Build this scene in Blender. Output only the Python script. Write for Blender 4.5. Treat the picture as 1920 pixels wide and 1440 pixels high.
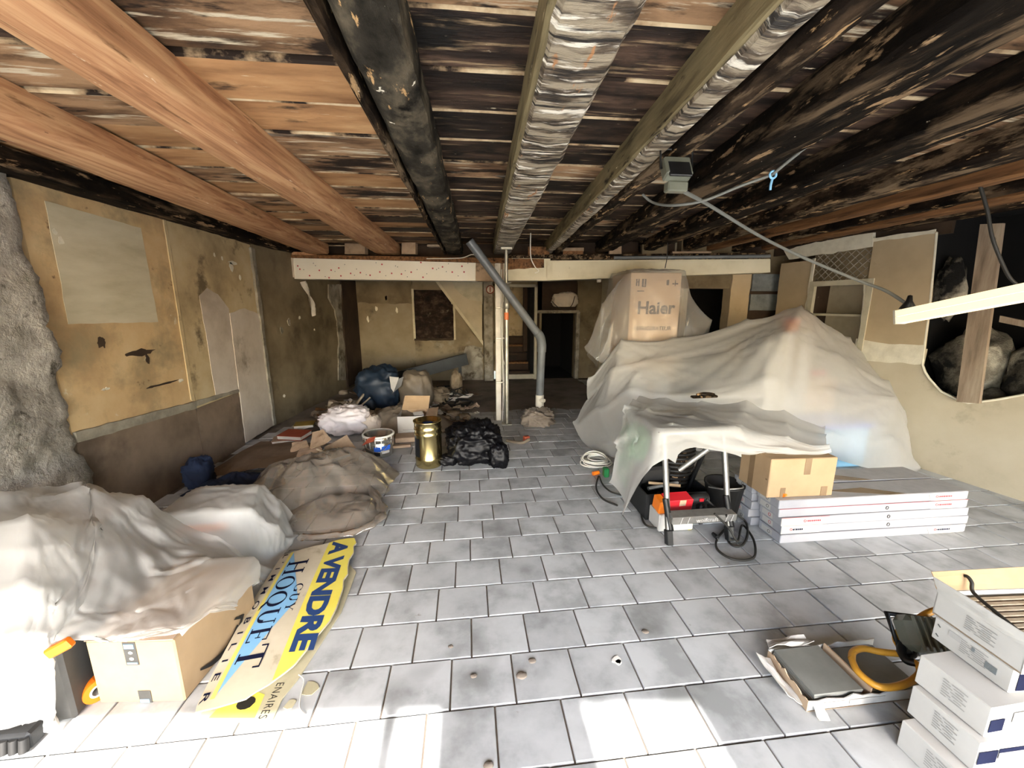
import bpy, bmesh, math, random
import numpy as np
from mathutils import Vector, Matrix, noise

for _o in list(bpy.data.objects):
    bpy.data.objects.remove(_o)
SC = bpy.context.scene
COL = SC.collection
R = random.Random(7)

# ------------------------------------------------------------------ camera
FPX = 745.0
PITCH = math.atan(150 / FPX)
YAW = math.atan(84 * math.cos(PITCH) / FPX)
CAM = Vector((0, 0, 1.6))
FW = Vector((math.sin(YAW) * math.cos(PITCH), math.cos(YAW) * math.cos(PITCH), -math.sin(PITCH)))
RT = Vector((math.cos(YAW), -math.sin(YAW), 0))
UP = RT.cross(FW)
cd = bpy.data.cameras.new('camera')
cd.sensor_width = 36
cd.lens = FPX / 1920 * 36
cd.clip_start = 0.05
co = bpy.data.objects.new('camera', cd)
COL.objects.link(co)
co.matrix_world = Matrix((
    (RT.x, UP.x, -FW.x, CAM.x), (RT.y, UP.y, -FW.y, CAM.y), (RT.z, UP.z, -FW.z, CAM.z), (0, 0, 0, 1)))
SC.camera = co

# ------------------------------------------------------------------ sky, sun, exposure
wd = bpy.data.worlds.new('sky')
SC.world = wd
wd.use_nodes = True
_nt = wd.node_tree
_bg = _nt.nodes['Background']
_sky = _nt.nodes.new('ShaderNodeTexSky')
_sky.sky_type = 'NISHITA'
_sky.sun_disc = False
_sky.sun_elevation = math.radians(36)
_sky.sun_rotation = math.radians(180)
_sky.dust_density = 1.6
_sky.air_density = 1.0
_nt.links.new(_sky.outputs[0], _bg.inputs[0])
_bg.inputs[1].default_value = 2.0
sl = bpy.data.lights.new('sun', 'SUN')
sl.energy = 24
sl.angle = math.radians(0.6)
sl.color = (1, .975, .94)
so = bpy.data.objects.new('sun', sl)
COL.objects.link(so)
so.rotation_euler = (math.radians(54), 0, 0)
# rotation about X by +54 deg turns -Z towards +Y: light travels into the room, 36 deg above the ground
SC.view_settings.view_transform = 'Standard'
SC.view_settings.look = 'None'
SC.view_settings.exposure = 0.32
SC.view_settings.gamma = 1.0
SC.view_settings.use_curve_mapping = False
SC.cycles.max_bounces = 8
SC.cycles.diffuse_bounces = 5
SC.cycles.transparent_max_bounces = 12
SC.cycles.caustics_reflective = False
SC.cycles.caustics_refractive = False


# ------------------------------------------------------------------ picking points of the place
def ray(px, py):
    return (FW * FPX + RT * (px - 960) - UP * (py - 720)).normalized()


def fl(px, py, z=0.0):
    d = ray(px, py)
    return CAM + d * ((z - CAM.z) / d.z)


def at(px, py, Y):
    d = ray(px, py)
    return CAM + d * (Y / d.y)


def rot2(x, y, a):
    c, s = math.cos(a), math.sin(a)
    return x * c - y * s, x * s + y * c


# ------------------------------------------------------------------ mesh helpers
class MB:
    """collects shapes in world coordinates; build() links them as one mesh object"""

    def __init__(self):
        self.v = []
        self.f = []
        self.smooth = []

    def add(self, vs, fs, smooth=False):
        n = len(self.v)
        self.v += [tuple(p) for p in vs]
        self.f += [tuple(i + n for i in q) for q in fs]
        self.smooth += [smooth] * len(fs)
        return self

    def box(self, c, s, rz=0.0, rx=0.0, ry=0.0):
        hx, hy, hz = s[0] / 2, s[1] / 2, s[2] / 2
        m = Matrix.Translation(Vector(c)) @ Matrix.Rotation(rz, 4, 'Z') @ Matrix.Rotation(ry, 4, 'Y') @ Matrix.Rotation(rx, 4, 'X')
        vs = [m @ Vector((x * hx, y * hy, z * hz)) for z in (-1, 1) for y in (-1, 1) for x in (-1, 1)]
        return self.add(vs, [(0, 2, 3, 1), (4, 5, 7, 6), (0, 1, 5, 4), (2, 6, 7, 3), (0, 4, 6, 2), (1, 3, 7, 5)])

    def cbox(self, c, s, b=.004, rz=0.0, rx=0.0, ry=0.0):
        """box with chamfered edges"""
        bm = bmesh.new()
        bmesh.ops.create_cube(bm, size=1)
        for v in bm.verts:
            v.co = Vector((v.co.x * s[0], v.co.y * s[1], v.co.z * s[2]))
        bmesh.ops.bevel(bm, geom=bm.edges[:], offset=min(b, min(s) * .45), segments=1, affect='EDGES')
        m = Matrix.Translation(Vector(c)) @ Matrix.Rotation(rz, 4, 'Z') @ Matrix.Rotation(ry, 4, 'Y') @ Matrix.Rotation(rx, 4, 'X')
        bm.verts.index_update()
        self.add([m @ v.co for v in bm.verts], [[v.index for v in f.verts] for f in bm.faces])
        bm.free()
        return self

    def prism(self, pts, n):
        """pts: closed outline of 3-D points, n: extrusion vector"""
        k = len(pts)
        n = Vector(n)
        vs = [Vector(p) for p in pts] + [Vector(p) + n for p in pts]
        fs = [tuple(range(k)), tuple(range(2 * k - 1, k - 1, -1))]
        fs += [(i, i + k, (i + 1) % k + k, (i + 1) % k) for i in range(k)]
        return self.add(vs, fs)

    def tube(self, pts, r, seg=8, closed=False, caps=True):
        pts = [Vector(p) for p in pts]
        n = len(pts)
        vs = []
        prev = None
        rr = r if isinstance(r, (list, tuple)) else [r] * n
        for i, p in enumerate(pts):
            a = pts[(i - 1) % n] if (i > 0 or closed) else p
            b = pts[(i + 1) % n] if (i < n - 1 or closed) else p
            t = (b - a)
            if t.length < 1e-9:
                t = Vector((0, 0, 1))
            t.normalize()
            if prev is None:
                prev = t.orthogonal().normalized()
            u = (prev - t * prev.dot(t))
            if u.length < 1e-6:
                u = t.orthogonal()
            u.normalize()
            prev = u
            w = t.cross(u)
            for k in range(seg):
                an = 2 * math.pi * k / seg
                vs.append(p + (u * math.cos(an) + w * math.sin(an)) * rr[i])
        fs = []
        m = n if closed else n - 1
        for i in range(m):
            j = (i + 1) % n
            for k in range(seg):
                k2 = (k + 1) % seg
                fs.append((i * seg + k, i * seg + k2, j * seg + k2, j * seg + k))
        self.add(vs, fs, True)
        if caps and not closed:
            self.add(vs[:seg][::-1], [tuple(range(seg))])
            self.add(vs[-seg:], [tuple(range(seg))])
        return self

    def lathe(self, c, prof, seg=32, smooth=True):
        """prof: (r, z) pairs, turned about the vertical through c"""
        vs = []
        for r, z in prof:
            for k in range(seg):
                a = 2 * math.pi * k / seg
                vs.append((c[0] + r * math.cos(a), c[1] + r * math.sin(a), c[2] + z))
        fs = []
        for i in range(len(prof) - 1):
            for k in range(seg):
                k2 = (k + 1) % seg
                fs.append((i * seg + k, i * seg + k2, (i + 1) * seg + k2, (i + 1) * seg + k))
        return self.add(vs, fs, smooth)

    def grid(self, P, smooth=True, closed_u=False):
        """P[i][j] points"""
        a, b = len(P), len(P[0])
        vs = [p for row in P for p in row]
        fs = []
        for i in range(a - 1):
            for j in range(b if closed_u else b - 1):
                j2 = (j + 1) % b
                fs.append((i * b + j, i * b + j2, (i + 1) * b + j2, (i + 1) * b + j))
        return self.add(vs, fs, smooth)

    def mesh(self, name, off=(0, 0, 0)):
        me = bpy.data.meshes.new(name)
        ox, oy, oz = off
        me.from_pydata([(p[0] - ox, p[1] - oy, p[2] - oz) for p in self.v], [], self.f)
        me.polygons.foreach_set('use_smooth', self.smooth)
        bm = bmesh.new()
        bm.from_mesh(me)
        bmesh.ops.recalc_face_normals(bm, faces=bm.faces[:])
        bm.to_mesh(me)
        bm.free()
        return me

    def build(self, name, mat, parent=None, label=None, origin=None):
        if parent is not None:
            off = world_loc(parent)
        elif origin is not None:
            off = origin
        else:
            xs = np.array(self.v)
            off = ((xs[:, 0].min() + xs[:, 0].max()) / 2, (xs[:, 1].min() + xs[:, 1].max()) / 2, xs[:, 2].min())
        me = self.mesh(name, off)
        o = bpy.data.objects.new(name, me)
        COL.objects.link(o)
        if mat is not None:
            me.materials.append(mat)
        if parent is not None:
            o.parent = parent
        else:
            o.location = off
        if label:
            o['label'] = label
        return o


def world_loc(o):
    v = Vector((0, 0, 0))
    while o is not None:
        v = v + o.location
        o = o.parent
    return v


def thing(name, label, cat, loc=(0, 0, 0), group=None):
    o = bpy.data.objects.new(name, None)
    COL.objects.link(o)
    o.location = loc
    o.empty_display_size = .1
    return tag(o, label, cat, group)


def tag(o, label=None, cat=None, group=None, kind=None):
    if label:
        o['label'] = label
    if cat:
        o['category'] = cat
    if group:
        o['group'] = group
    if kind:
        o['kind'] = kind
    return o


def struct(o):
    o['kind'] = 'structure'
    return o


def fbm(x, y, z, oct=4, H=.9):
    return noise.fractal(Vector((x, y, z)), H, 2.0, oct)


def ridged(x, y, z, oct=4):
    s, a, t = 0., 1., 0.
    for _ in range(oct):
        s += a * (1 - abs(noise.noise(Vector((x, y, z)))) * 2)
        t += a
        a *= .5
        x, y, z = x * 2.03 + 7.1, y * 2.03 - 3.3, z * 2.03 + 1.7
    return s / t


# ------------------------------------------------------------------ lettering
def text2d(body, size=1.0, offset=0.0, spacing=1.0, align='LEFT'):
    c = bpy.data.curves.new('lettering', 'FONT')
    c.body = body
    c.size = size
    c.offset = offset
    c.space_character = spacing
    c.align_x = align
    c.resolution_u = 3
    o = bpy.data.objects.new('lettering', c)
    COL.objects.link(o)
    bpy.context.view_layer.update()
    me = bpy.data.meshes.new_from_object(o.evaluated_get(bpy.context.evaluated_depsgraph_get()))
    vs = [(v.co.x, v.co.y) for v in me.vertices]
    fs = [tuple(p.vertices) for p in me.polygons]
    bpy.data.objects.remove(o)
    bpy.data.curves.remove(c)
    bpy.data.meshes.remove(me)
    return vs, fs


def put_flat(mb, vf, fn):
    vs, fs = vf
    mb.add([fn(u, v) for u, v in vs], fs)


def frame_fn(o, ux, uy):
    o, ux, uy = Vector(o), Vector(ux), Vector(uy)
    return lambda u, v: o + ux * u + uy * v


def rects(rs):
    vs, fs = [], []
    for x0, y0, x1, y1 in rs:
        n = len(vs)
        vs += [(x0, y0), (x1, y0), (x1, y1), (x0, y1)]
        fs.append((n, n + 1, n + 2, n + 3))
    return vs, fs
# ------------------------------------------------------------------ materials
SAT = 1.0


def srgb(h):
    if isinstance(h, (tuple, list)):
        return (*h[:3], 1)
    h = h.lstrip('#')
    out = []
    for i in (0, 2, 4):
        c = int(h[i:i + 2], 16) / 255
        out.append(c / 12.92 if c <= .04045 else ((c + .055) / 1.055) ** 2.4)
    g = .3 * out[0] + .59 * out[1] + .11 * out[2]
    return (*[g + (c - g) * SAT for c in out], 1)


class NT:
    def __init__(self, name):
        self.m = bpy.data.materials.new(name)
        self.m.use_nodes = True
        self.t = self.m.node_tree
        self.b = self.t.nodes['Principled BSDF']
        self.out = self.t.nodes['Material Output']
        self._co = None

    def n(self, typ, **kw):
        nd = self.t.nodes.new(typ)
        for k, v in kw.items():
            setattr(nd, k, v)
        return nd

    def l(self, a, b):
        self.t.links.new(a, b)

    def coord(self, rnd=True):
        if self._co is None:
            tc = self.n('ShaderNodeTexCoord')
            if rnd:
                oi = self.n('ShaderNodeObjectInfo')
                mu = self.n('ShaderNodeMath', operation='MULTIPLY')
                mu.inputs[1].default_value = 37.0
                self.l(oi.outputs['Random'], mu.inputs[0])
                ad = self.n('ShaderNodeVectorMath', operation='ADD')
                self.l(tc.outputs['Object'], ad.inputs[0])
                self.l(mu.outputs[0], ad.inputs[1])
                self._co = ad.outputs[0]
            else:
                self._co = tc.outputs['Object']
        return self._co

    def noise(self, scale, stretch=(1, 1, 1), detail=6, rough=.6, dist=0., off=0.):
        mp = self.n('ShaderNodeMapping')
        mp.inputs['Scale'].default_value = stretch
        mp.inputs['Location'].default_value = (off, off * .7, off * 1.3)
        self.l(self.coord(), mp.inputs[0])
        nz = self.n('ShaderNodeTexNoise')
        nz.inputs['Scale'].default_value = scale
        nz.inputs['Detail'].default_value = detail
        nz.inputs['Roughness'].default_value = rough
        nz.inputs['Distortion'].default_value = dist
        self.l(mp.outputs[0], nz.inputs['Vector'])
        return nz.outputs['Fac']

    def ramp(self, fac, stops):
        r = self.n('ShaderNodeValToRGB')
        e = r.color_ramp.elements
        while len(e) < len(stops):
            e.new(.5)
        for i, (p, c) in enumerate(stops):
            e[i].position = p
            e[i].color = srgb(c) if not isinstance(c, float) else (c, c, c, 1)
        self.l(fac, r.inputs[0])
        return r.outputs[0]

    def mix(self, fac, a, b, mode='MIX'):
        m = self.n('ShaderNodeMix', data_type='RGBA', blend_type=mode)
        for s, v in ((m.inputs[0], fac), (m.inputs[6], a), (m.inputs[7], b)):
            if hasattr(v, 'links'):
                self.l(v, s)
            elif isinstance(v, (int, float)):
                s.default_value = v
            else:
                s.default_value = srgb(v)
        return m.outputs[2]

    def bump(self, h, strength=.3, dist=.01):
        b = self.n('ShaderNodeBump')
        b.inputs['Strength'].default_value = strength
        b.inputs['Distance'].default_value = dist
        self.l(h, b.inputs['Height'])
        self.l(b.outputs[0], self.b.inputs['Normal'])

    def col(self, c):
        if hasattr(c, 'links'):
            self.l(c, self.b.inputs['Base Color'])
        else:
            self.b.inputs['Base Color'].default_value = srgb(c)

    def rough(self, r):
        if hasattr(r, 'links'):
            self.l(r, self.b.inputs['Roughness'])
        else:
            self.b.inputs['Roughness'].default_value = r

    def randval(self, c, lo=.85, hi=1.1):
        oi = self.n('ShaderNodeObjectInfo')
        mr = self.n('ShaderNodeMapRange')
        mr.inputs[3].default_value = lo
        mr.inputs[4].default_value = hi
        self.l(oi.outputs['Random'], mr.inputs[0])
        hs = self.n('ShaderNodeHueSaturation')
        self.l(mr.outputs[0], hs.inputs['Value'])
        self.l(c, hs.inputs['Color'])
        return hs.outputs[0]


def pm(name, stops, scale=6, stretch=(1, 1, 1), detail=6, rough=.75, bump=.2, bdist=.006, bscale=None, metal=0,
       spots=(), rand=None, spec=.4, dist=0.):
    """procedural material: ramped noise + layers of spots (colour, scale, stretch, low, high)"""
    N = NT(name)
    f = N.noise(scale, stretch, detail, dist=dist)
    k = len(stops)
    if isinstance(stops[0], str):
        stops = [(.3 + .4 * i / max(1, k - 1), c) for i, c in enumerate(stops)]
    c = N.ramp(f, stops)
    for i, (sc, s_scale, s_str, lo, hi) in enumerate(spots):
        m = N.ramp(N.noise(s_scale, s_str, 6, .65, off=3.7 * (i + 1)), [(lo, 0.0), (hi, 1.0)])
        c = N.mix(m, c, sc)
    if rand:
        c = N.randval(c, *rand)
    N.col(c)
    N.rough(rough)
    N.b.inputs['Metallic'].default_value = metal
    N.b.inputs['Specular IOR Level'].default_value = spec
    if bump:
        N.bump(N.noise(bscale or scale * 4, stretch, 6, .7, off=11), bump, bdist)
    return N.m


def plastic_film(name, colour, clear=.3, rough=.3, dusty=None, gloss=.16, trans=.5):
    N = NT(name)
    t = N.t
    t.nodes.remove(N.b)
    c = N.ramp(N.noise(5, detail=5), [(.3, colour), (.7, dusty or colour)])
    df = N.n('ShaderNodeBsdfDiffuse')
    tr = N.n('ShaderNodeBsdfTranslucent')
    N.l(c, df.inputs[0])
    N.l(c, tr.inputs[0])
    m1 = N.n('ShaderNodeMixShader')
    m1.inputs[0].default_value = trans
    N.l(df.outputs[0], m1.inputs[1])
    N.l(tr.outputs[0], m1.inputs[2])
    tp = N.n('ShaderNodeBsdfTransparent')
    m2 = N.n('ShaderNodeMixShader')
    m2.inputs[0].default_value = clear
    N.l(m1.outputs[0], m2.inputs[1])
    N.l(tp.outputs[0], m2.inputs[2])
    gl = N.n('ShaderNodeBsdfGlossy')
    gl.inputs['Roughness'].default_value = rough
    fr = N.n('ShaderNodeFresnel')
    fr.inputs[0].default_value = 1.45
    mul = N.n('ShaderNodeMath', operation='MULTIPLY_ADD')
    mul.inputs[1].default_value = gloss
    mul.inputs[2].default_value = gloss * .12
    N.l(fr.outputs[0], mul.inputs[0])
    nz = N.n('ShaderNodeTexNoise')
    nz.noise_type = 'RIDGED_MULTIFRACTAL'
    nz.inputs['Scale'].default_value = 3.2
    nz.inputs['Detail'].default_value = 3.5
    nz.inputs['Distortion'].default_value = .5
    N.l(N.coord(), nz.inputs['Vector'])
    bp = N.n('ShaderNodeBump')
    bp.inputs['Strength'].default_value = .35
    bp.inputs['Distance'].default_value = .010
    N.l(nz.outputs['Fac'], bp.inputs['Height'])
    for s in (gl, df):
        N.l(bp.outputs[0], s.inputs['Normal'])
    m3 = N.n('ShaderNodeMixShader')
    N.l(mul.outputs[0], m3.inputs[0])
    N.l(m2.outputs[0], m3.inputs[1])
    N.l(gl.outputs[0], m3.inputs[2])
    N.l(m3.outputs[0], N.out.inputs[0])
    return N.m


def flat(name, c, rough=.7, metal=0, spec=.4):
    return pm(name, [c, c], scale=30, rough=rough, bump=.05, bdist=.001, metal=metal, spec=spec, spots=())


MT = {}
# tiles: glazed grey-blue, cloudy, each one different
N = NT('glazed_tile')
c = N.ramp(N.noise(4.5, detail=5), [(.36, '#979998'), (.5, '#b1b3b3'), (.62, '#bbbdbd')])
cl = N.ramp(N.noise(2.6, detail=2, off=5), [(.58, 0.0), (.78, .6)])
c = N.mix(cl, c, '#56534f')
dr = N.ramp(N.noise(7, detail=8, rough=.75, off=9), [(.66, 0.0), (.72, .85)])
c = N.mix(dr, c, '#7d715f')
c = N.randval(c, .88, 1.06)
N.col(c)
N.rough(N.ramp(N.noise(8, off=2), [(.3, .32), (.7, .55)]))
N.b.inputs['Specular IOR Level'].default_value = .45
N.bump(N.noise(40, detail=4), .05, .002)
MT['tile'] = N.m
MT['tile_dusty'] = pm('dusty_tile', ['#6b6257', '#8b8378', '#948e86'], scale=3, rough=.75, rand=(.9, 1.05), spots=[('#5a5046', 2, (1, 1, 1), .55, .75)])
MT['grout'] = pm('grout', ['#5b5148', '#73685c'], scale=12, rough=.9)
MT['dust_floor'] = pm('dusty_concrete', ['#5f564c', '#7d7368', '#8a8076'], scale=2.5, rough=.9)
# new timber
SAT = .8
MT['timber'] = pm('fresh_timber', [(.28, '#8b5830'), (.45, '#b67c48'), (.62, '#d09b62')], scale=3, stretch=(9, .55, 9), rough=.75, bump=.3, bdist=.003, dist=.6, spec=.2,
                  spots=[('#7d5229', 5, (4, .5, 4), .6, .70), ('#ead0a8', 22, (2, .35, 2), .66, .72), ('#5b3d20', 30, (2, .4, 2), .70, .73)])
MT['timber_brown'] = pm('old_brown_timber', [(.3, '#4a2f16'), (.5, '#7a5026'), (.68, '#95652f')], scale=3, stretch=(9, .5, 9), rough=.75, bump=.3, spec=.2, spots=[('#2a1c12', 4, (3, .4, 3), .58, .7), ('#c9ab7c', 14, (2, .4, 2), .70, .73)])
MT['char'] = pm('charred_timber', [(.3, '#0b0806'), (.5, '#241a11'), (.66, '#4d3b28')], scale=5, stretch=(2.2, .8, 2.2), rough=.8, bump=1., bdist=.014, spec=.08,
                spots=[('#b48d57', 8, (3, .6, 3), .59, .63), ('#7a6448', 5, (2, .4, 2), .52, .60), ('#e4d6b8', 30, (1, .6, 1), .70, .72)])
MT['char_black'] = pm('black_charred_timber', [(.3, '#070504'), (.52, '#1a130c'), (.70, '#382a1b')], scale=6, stretch=(3, .7, 3), rough=.75, bump=1., bdist=.014, spec=.08,
                      spots=[('#a9865a', 8, (2, .4, 2), .59, .63), ('#6b563c', 4, (2, .3, 2), .53, .62), ('#e0d2b4', 34, (1, .5, 1), .705, .72)])
MT['char_grey'] = pm('grey_charred_timber', [(.3, '#1a1712'), (.48, '#38332a'), (.64, '#675c48')], scale=4, stretch=(2, 1, 2), rough=.8, bump=1., bdist=.014, spec=.08,
                     spots=[('#c79a5a', 8, (3, .8, 3), .63, .66), ('#14110e', 4, (1, 1, 1), .56, .66), ('#e9dfc8', 20, (1, 1, 1), .69, .71)])
MT['char_ash_glint'] = pm('ashen_glint_charred_timber', [(.34, '#231a13'), (.45, '#5d4c38'), (.56, '#a6967a')], scale=5, stretch=(.9, 3.6, 2), rough=.42, bump=1., bdist=.010, spec=.5,
                    spots=[('#f3ead6', 5, (.8, 5, 2), .54, .60), ('#c0803c', 5, (2.4, .5, 2), .63, .66), ('#1e1712', 5, (.5, 7, 2), .53, .60)])  # pale spots also paint white highlights onto the charred undersides
MT['char_olive'] = pm('smoked_olive_timber', [(.3, '#4a4029'), (.5, '#7a6b45'), (.7, '#8d7e55')], scale=4, stretch=(6, .5, 6), rough=.75, bump=.4, spec=.2,
                      spots=[('#1d1812', 5, (3, .5, 3), .60, .68), ('#d8c69a', 14, (2, .4, 2), .68, .71)])
# ceiling boards: smoke-black, scraped patches of light wood, run along X
MT['board'] = pm('burnt_board', [(.3, '#0d0807'), (.48, '#2a1c15'), (.64, '#584030')], scale=3, stretch=(.7, 4, 4), rough=.55, bump=.9, bdist=.010, rand=(.7, 1.25), spec=.3,
                 spots=[('#a88a60', 3.6, (.5, 6, 4), .57, .66), ('#0d0908', 2, (1, 1.5, 1), .52, .62), ('#d9c8a4', 20, (.6, 2.5, 1), .68, .71)])
MT['board_scraped'] = pm('scraped_board', [(.30, '#2e2118'), (.44, '#765535'), (.58, '#b3885a')], scale=2.2, stretch=(.9, 3, 3), rough=.7, bump=.5, bdist=.008, rand=(.8, 1.1), spec=.2,
                         spots=[('#dccba8', 3.5, (.6, 6, 4), .56, .63), ('#2b2019', 2.4, (.8, 2.6, 1), .53, .60), ('#8b8577', 2.0, (.7, 3, 1), .60, .68)])
MT['board_fresh'] = pm('honey_board', [(.3, '#8c5e31'), (.5, '#ba854a'), (.68, '#cf9f62')], scale=2.5, stretch=(.8, 3, 3), rough=.7, bump=.3, rand=(.85, 1.1), spec=.2,
                       spots=[('#4d3826', 2.3, (.8, 2.4, 1), .58, .66), ('#dcc8a0', 5, (.6, 5, 1), .64, .70)])
MT['board_edge_lit'] = pm('scraped_lit_board_edge', [(.42, '#2a1e16'), (.50, '#a98a60'), (.62, '#d6bd90')], scale=5, stretch=(.8, 1, 1), rough=.7, bump=.3, spec=.2)  # tan paints in the light caught by scraped edges facing the opening
SAT = .66
# plaster
MT['render_rough'] = pm('rough_grey_render', [(.3, '#75705f'), (.5, '#a1988a'), (.7, '#c2b9a6')], scale=5, rough=.95, bump=1., bdist=.03, bscale=16,
                        spots=[('#4b4435', 9, (1, 1, 1), .6, .7), ('#b5ab93', 14, (1, 1, 1), .66, .72)])
MT['ochre'] = pm('ochre_plaster', [(.3, '#ad853f'), (.5, '#d3a653'), (.7, '#dcb86e')], scale=2.2, rough=.85, bump=.35, bdist=.006,
                 spots=[('#a1884f', 1.6, (1, 1, 1), .50, .64), ('#6f4a1f', 5, (1, 1, 1), .64, .70), ('#d8c795', 7, (1, 1, 1), .66, .71)])
MT['ochre_dull'] = pm('dull_ochre_plaster', [(.3, '#a0854b'), (.5, '#c6a763'), (.7, '#d3ba7e')], scale=2.2, rough=.85, bump=.35, bdist=.006,
                      spots=[('#6f5a30', 3, (1, 1, 1), .58, .7), ('#c4b48b', 9, (1, 1, 1), .70, .74)])
MT['grey_plaster'] = pm('grey_beige_plaster', [(.3, '#b5a679'), (.5, '#c9bb90'), (.7, '#d5c8a0')], scale=3, stretch=(1, .6, 2), rough=.85, bump=.2)
MT['pale_plaster'] = pm('pale_patch_plaster', [(.3, '#b09b80'), (.5, '#cbb8a0'), (.7, '#d6c6b2')], scale=2.2, rough=.85, bump=.25, spots=[('#8c7a5e', 2.2, (1, 1, 1), .6, .75)])
MT['brown_plaster'] = pm('brown_dado_plaster', [(.3, '#604c34'), (.5, '#80664a'), (.7, '#93785a')], scale=1.8, rough=.85, bump=.2, spots=[('#4c3926', 1.4, (1, 1, 1), .55, .75)])
MT['cement'] = pm('cement_strip', [(.3, '#7d745f'), (.6, '#9d937b')], scale=8, rough=.9, bump=.6)
MT['olive_plaster'] = pm('smoked_olive_plaster', [(.3, '#5c4b2a'), (.5, '#7a663e'), (.7, '#8b784f')], scale=1.8, rough=.85, bump=.3,
                         spots=[('#4a3b22', 1.5, (1, 1, 1), .55, .72), ('#ada084', 7, (1, 1, 1.6), .71, .75)])
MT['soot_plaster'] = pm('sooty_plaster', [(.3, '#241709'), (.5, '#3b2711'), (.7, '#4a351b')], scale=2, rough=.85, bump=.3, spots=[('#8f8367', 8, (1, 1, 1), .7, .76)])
MT['peel'] = pm('peeling_whitewash', [(.3, '#6e644e'), (.5, '#938872'), (.7, '#b0a68f')], scale=5, rough=.9, bump=.7, bdist=.012, spots=[('#5a4c30', 4, (1, 1, 1), .55, .66)])
MT['back_plaster'] = pm('stained_back_plaster', [(.3, '#665430'), (.5, '#897449'), (.7, '#978764')], scale=1.2, rough=.85, bump=.3, spots=[('#4e3c1c', 1.5, (1, 1, 1), .56, .7), ('#9a947c', 2, (1, 1, 1), .62, .75)])
MT['tan_board'] = pm('tan_plasterboard', [(.3, '#b39a69'), (.6, '#bfa472')], scale=3, rough=.85, bump=.1, bdist=.002, spots=[('#8a7448', 1.5, (1, 1, 1), .62, .8)])
MT['tan_dull'] = pm('dull_tan_plaster', [(.3, '#a5946d'), (.5, '#bdac86'), (.7, '#c6b692')], scale=1.4, rough=.85, bump=.15, spots=[('#85744f', 1.2, (1, 1, 1), .58, .75)])
MT['white_plaster'] = pm('white_joint_plaster', [(.3, '#cfc5a6'), (.6, '#e3dabc')], scale=9, rough=.85, bump=.5)
MT['cream'] = pm('cream_paint', [(.3, '#c7bb90'), (.5, '#d8cda4'), (.7, '#ddd3ae')], scale=2.4, rough=.6, bump=.15, spots=[('#8d7d56', 3, (1, 1, 1), .68, .76)])
MT['wallpaper'] = pm('white_wallpaper', ['#e6dfc9', '#ece6d2'], scale=3, rough=.6, bump=.08)
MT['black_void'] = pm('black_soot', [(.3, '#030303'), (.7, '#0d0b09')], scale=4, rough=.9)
MT['stone'] = pm('sooted_stone', [(.3, '#3a352b'), (.48, '#8a8069'), (.62, '#cfc4a8')], scale=3.5, rough=.9, bump=1., bdist=.03, spots=[('#12100d', 2.2, (1, 1, 1), .46, .58)])
MT['burnt_stone'] = pm('burnt_brick_infill', [(.3, '#120a05'), (.5, '#2c1a0d'), (.68, '#5a432c')], scale=6, stretch=(1, 1, 1.6), rough=.9, bump=1., bdist=.03, spots=[('#78694d', 5, (1, 1, 1), .62, .7)])
MT['cinder'] = pm('blue_grey_block', [(.3, '#5a6264'), (.6, '#768083')], scale=8, rough=.9, bump=.5)
MT['brick_infill'] = pm('infill_timber', [(.3, '#8a6a43'), (.6, '#b39064')], scale=6, rough=.8, bump=.4, rand=(.7, 1.1), spots=[('#3a2a1b', 5, (1, 1, 1), .6, .7)])
MT['plank'] = pm('weathered_plank', [(.3, '#7a6145'), (.5, '#9a8060'), (.7, '#b19a78')], scale=3, stretch=(5, 5, .6), rough=.85, bump=.35, spots=[('#c6b79b', 3, (1, 1, 1), .64, .72), ('#4e3c29', 6, (2, 2, .6), .66, .72)])
SAT = .8
# metals, plastics, card
MT['galv'] = pm('galvanised_steel', ['#8a8779', '#b4b0a0'], scale=9, rough=.45, bump=.1, metal=.7)
MT['pvc'] = pm('grey_pvc', ['#5d6266', '#71777b'], scale=5, rough=.35, bump=.05, spots=[('#8c8a84', 6, (1, 1, .4), .64, .72)])
MT['pvc_dark'] = pm('dark_grey_pvc', ['#23282c', '#363d42'], scale=4, rough=.5, bump=.1)
MT['white_pvc'] = pm('white_pvc', ['#b9b4a6', '#d0cbbd'], scale=8, rough=.4, bump=.05, spots=[('#9b9078', 7, (1, 1, .3), .64, .72)])
MT['orange_tape'] = flat('orange_tape', '#e8741c', .5)
MT['black_plastic'] = pm('black_plastic', ['#101112', '#1d1e20'], scale=8, rough=.4, bump=.1)
MT['black_rubber'] = pm('black_rubber', ['#121110', '#211f1d'], scale=12, rough=.6, bump=.1)
MT['grey_cable'] = flat('grey_cable', '#6f716b', .6)
MT['dark_cable'] = flat('dark_cable', '#26241f', .6)
MT['white_cable'] = flat('white_cable', '#e0dccf', .5)
MT['alu'] = pm('aluminium', ['#8d8b85', '#a5a39d'], scale=14, rough=.42, bump=.08, metal=.75)
MT['gold'] = pm('gold_tin', ['#c9b061', '#dcc67c'], scale=4, rough=.22, bump=.04, metal=1)
MT['tin'] = pm('bare_tin', ['#b5b2aa', '#cfccc4'], scale=5, rough=.22, bump=.05, metal=.9)
MT['white_paint'] = pm('dried_white_paint', ['#d8d5ca', '#efece2'], scale=20, rough=.5, bump=.4)
SAT = 1.0
MT['blue_label'] = flat('blue_label', '#2b62cf', .4)
MT['black_label'] = flat('black_label', '#121417', .4)
SAT = .72
MT['kraft'] = pm('kraft_card', ['#a5814f', '#b8925d'], scale=4, rough=.8, bump=.1, bdist=.002, spots=[('#a67d48', 2, (1, 1, 1), .6, .8)])
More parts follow.
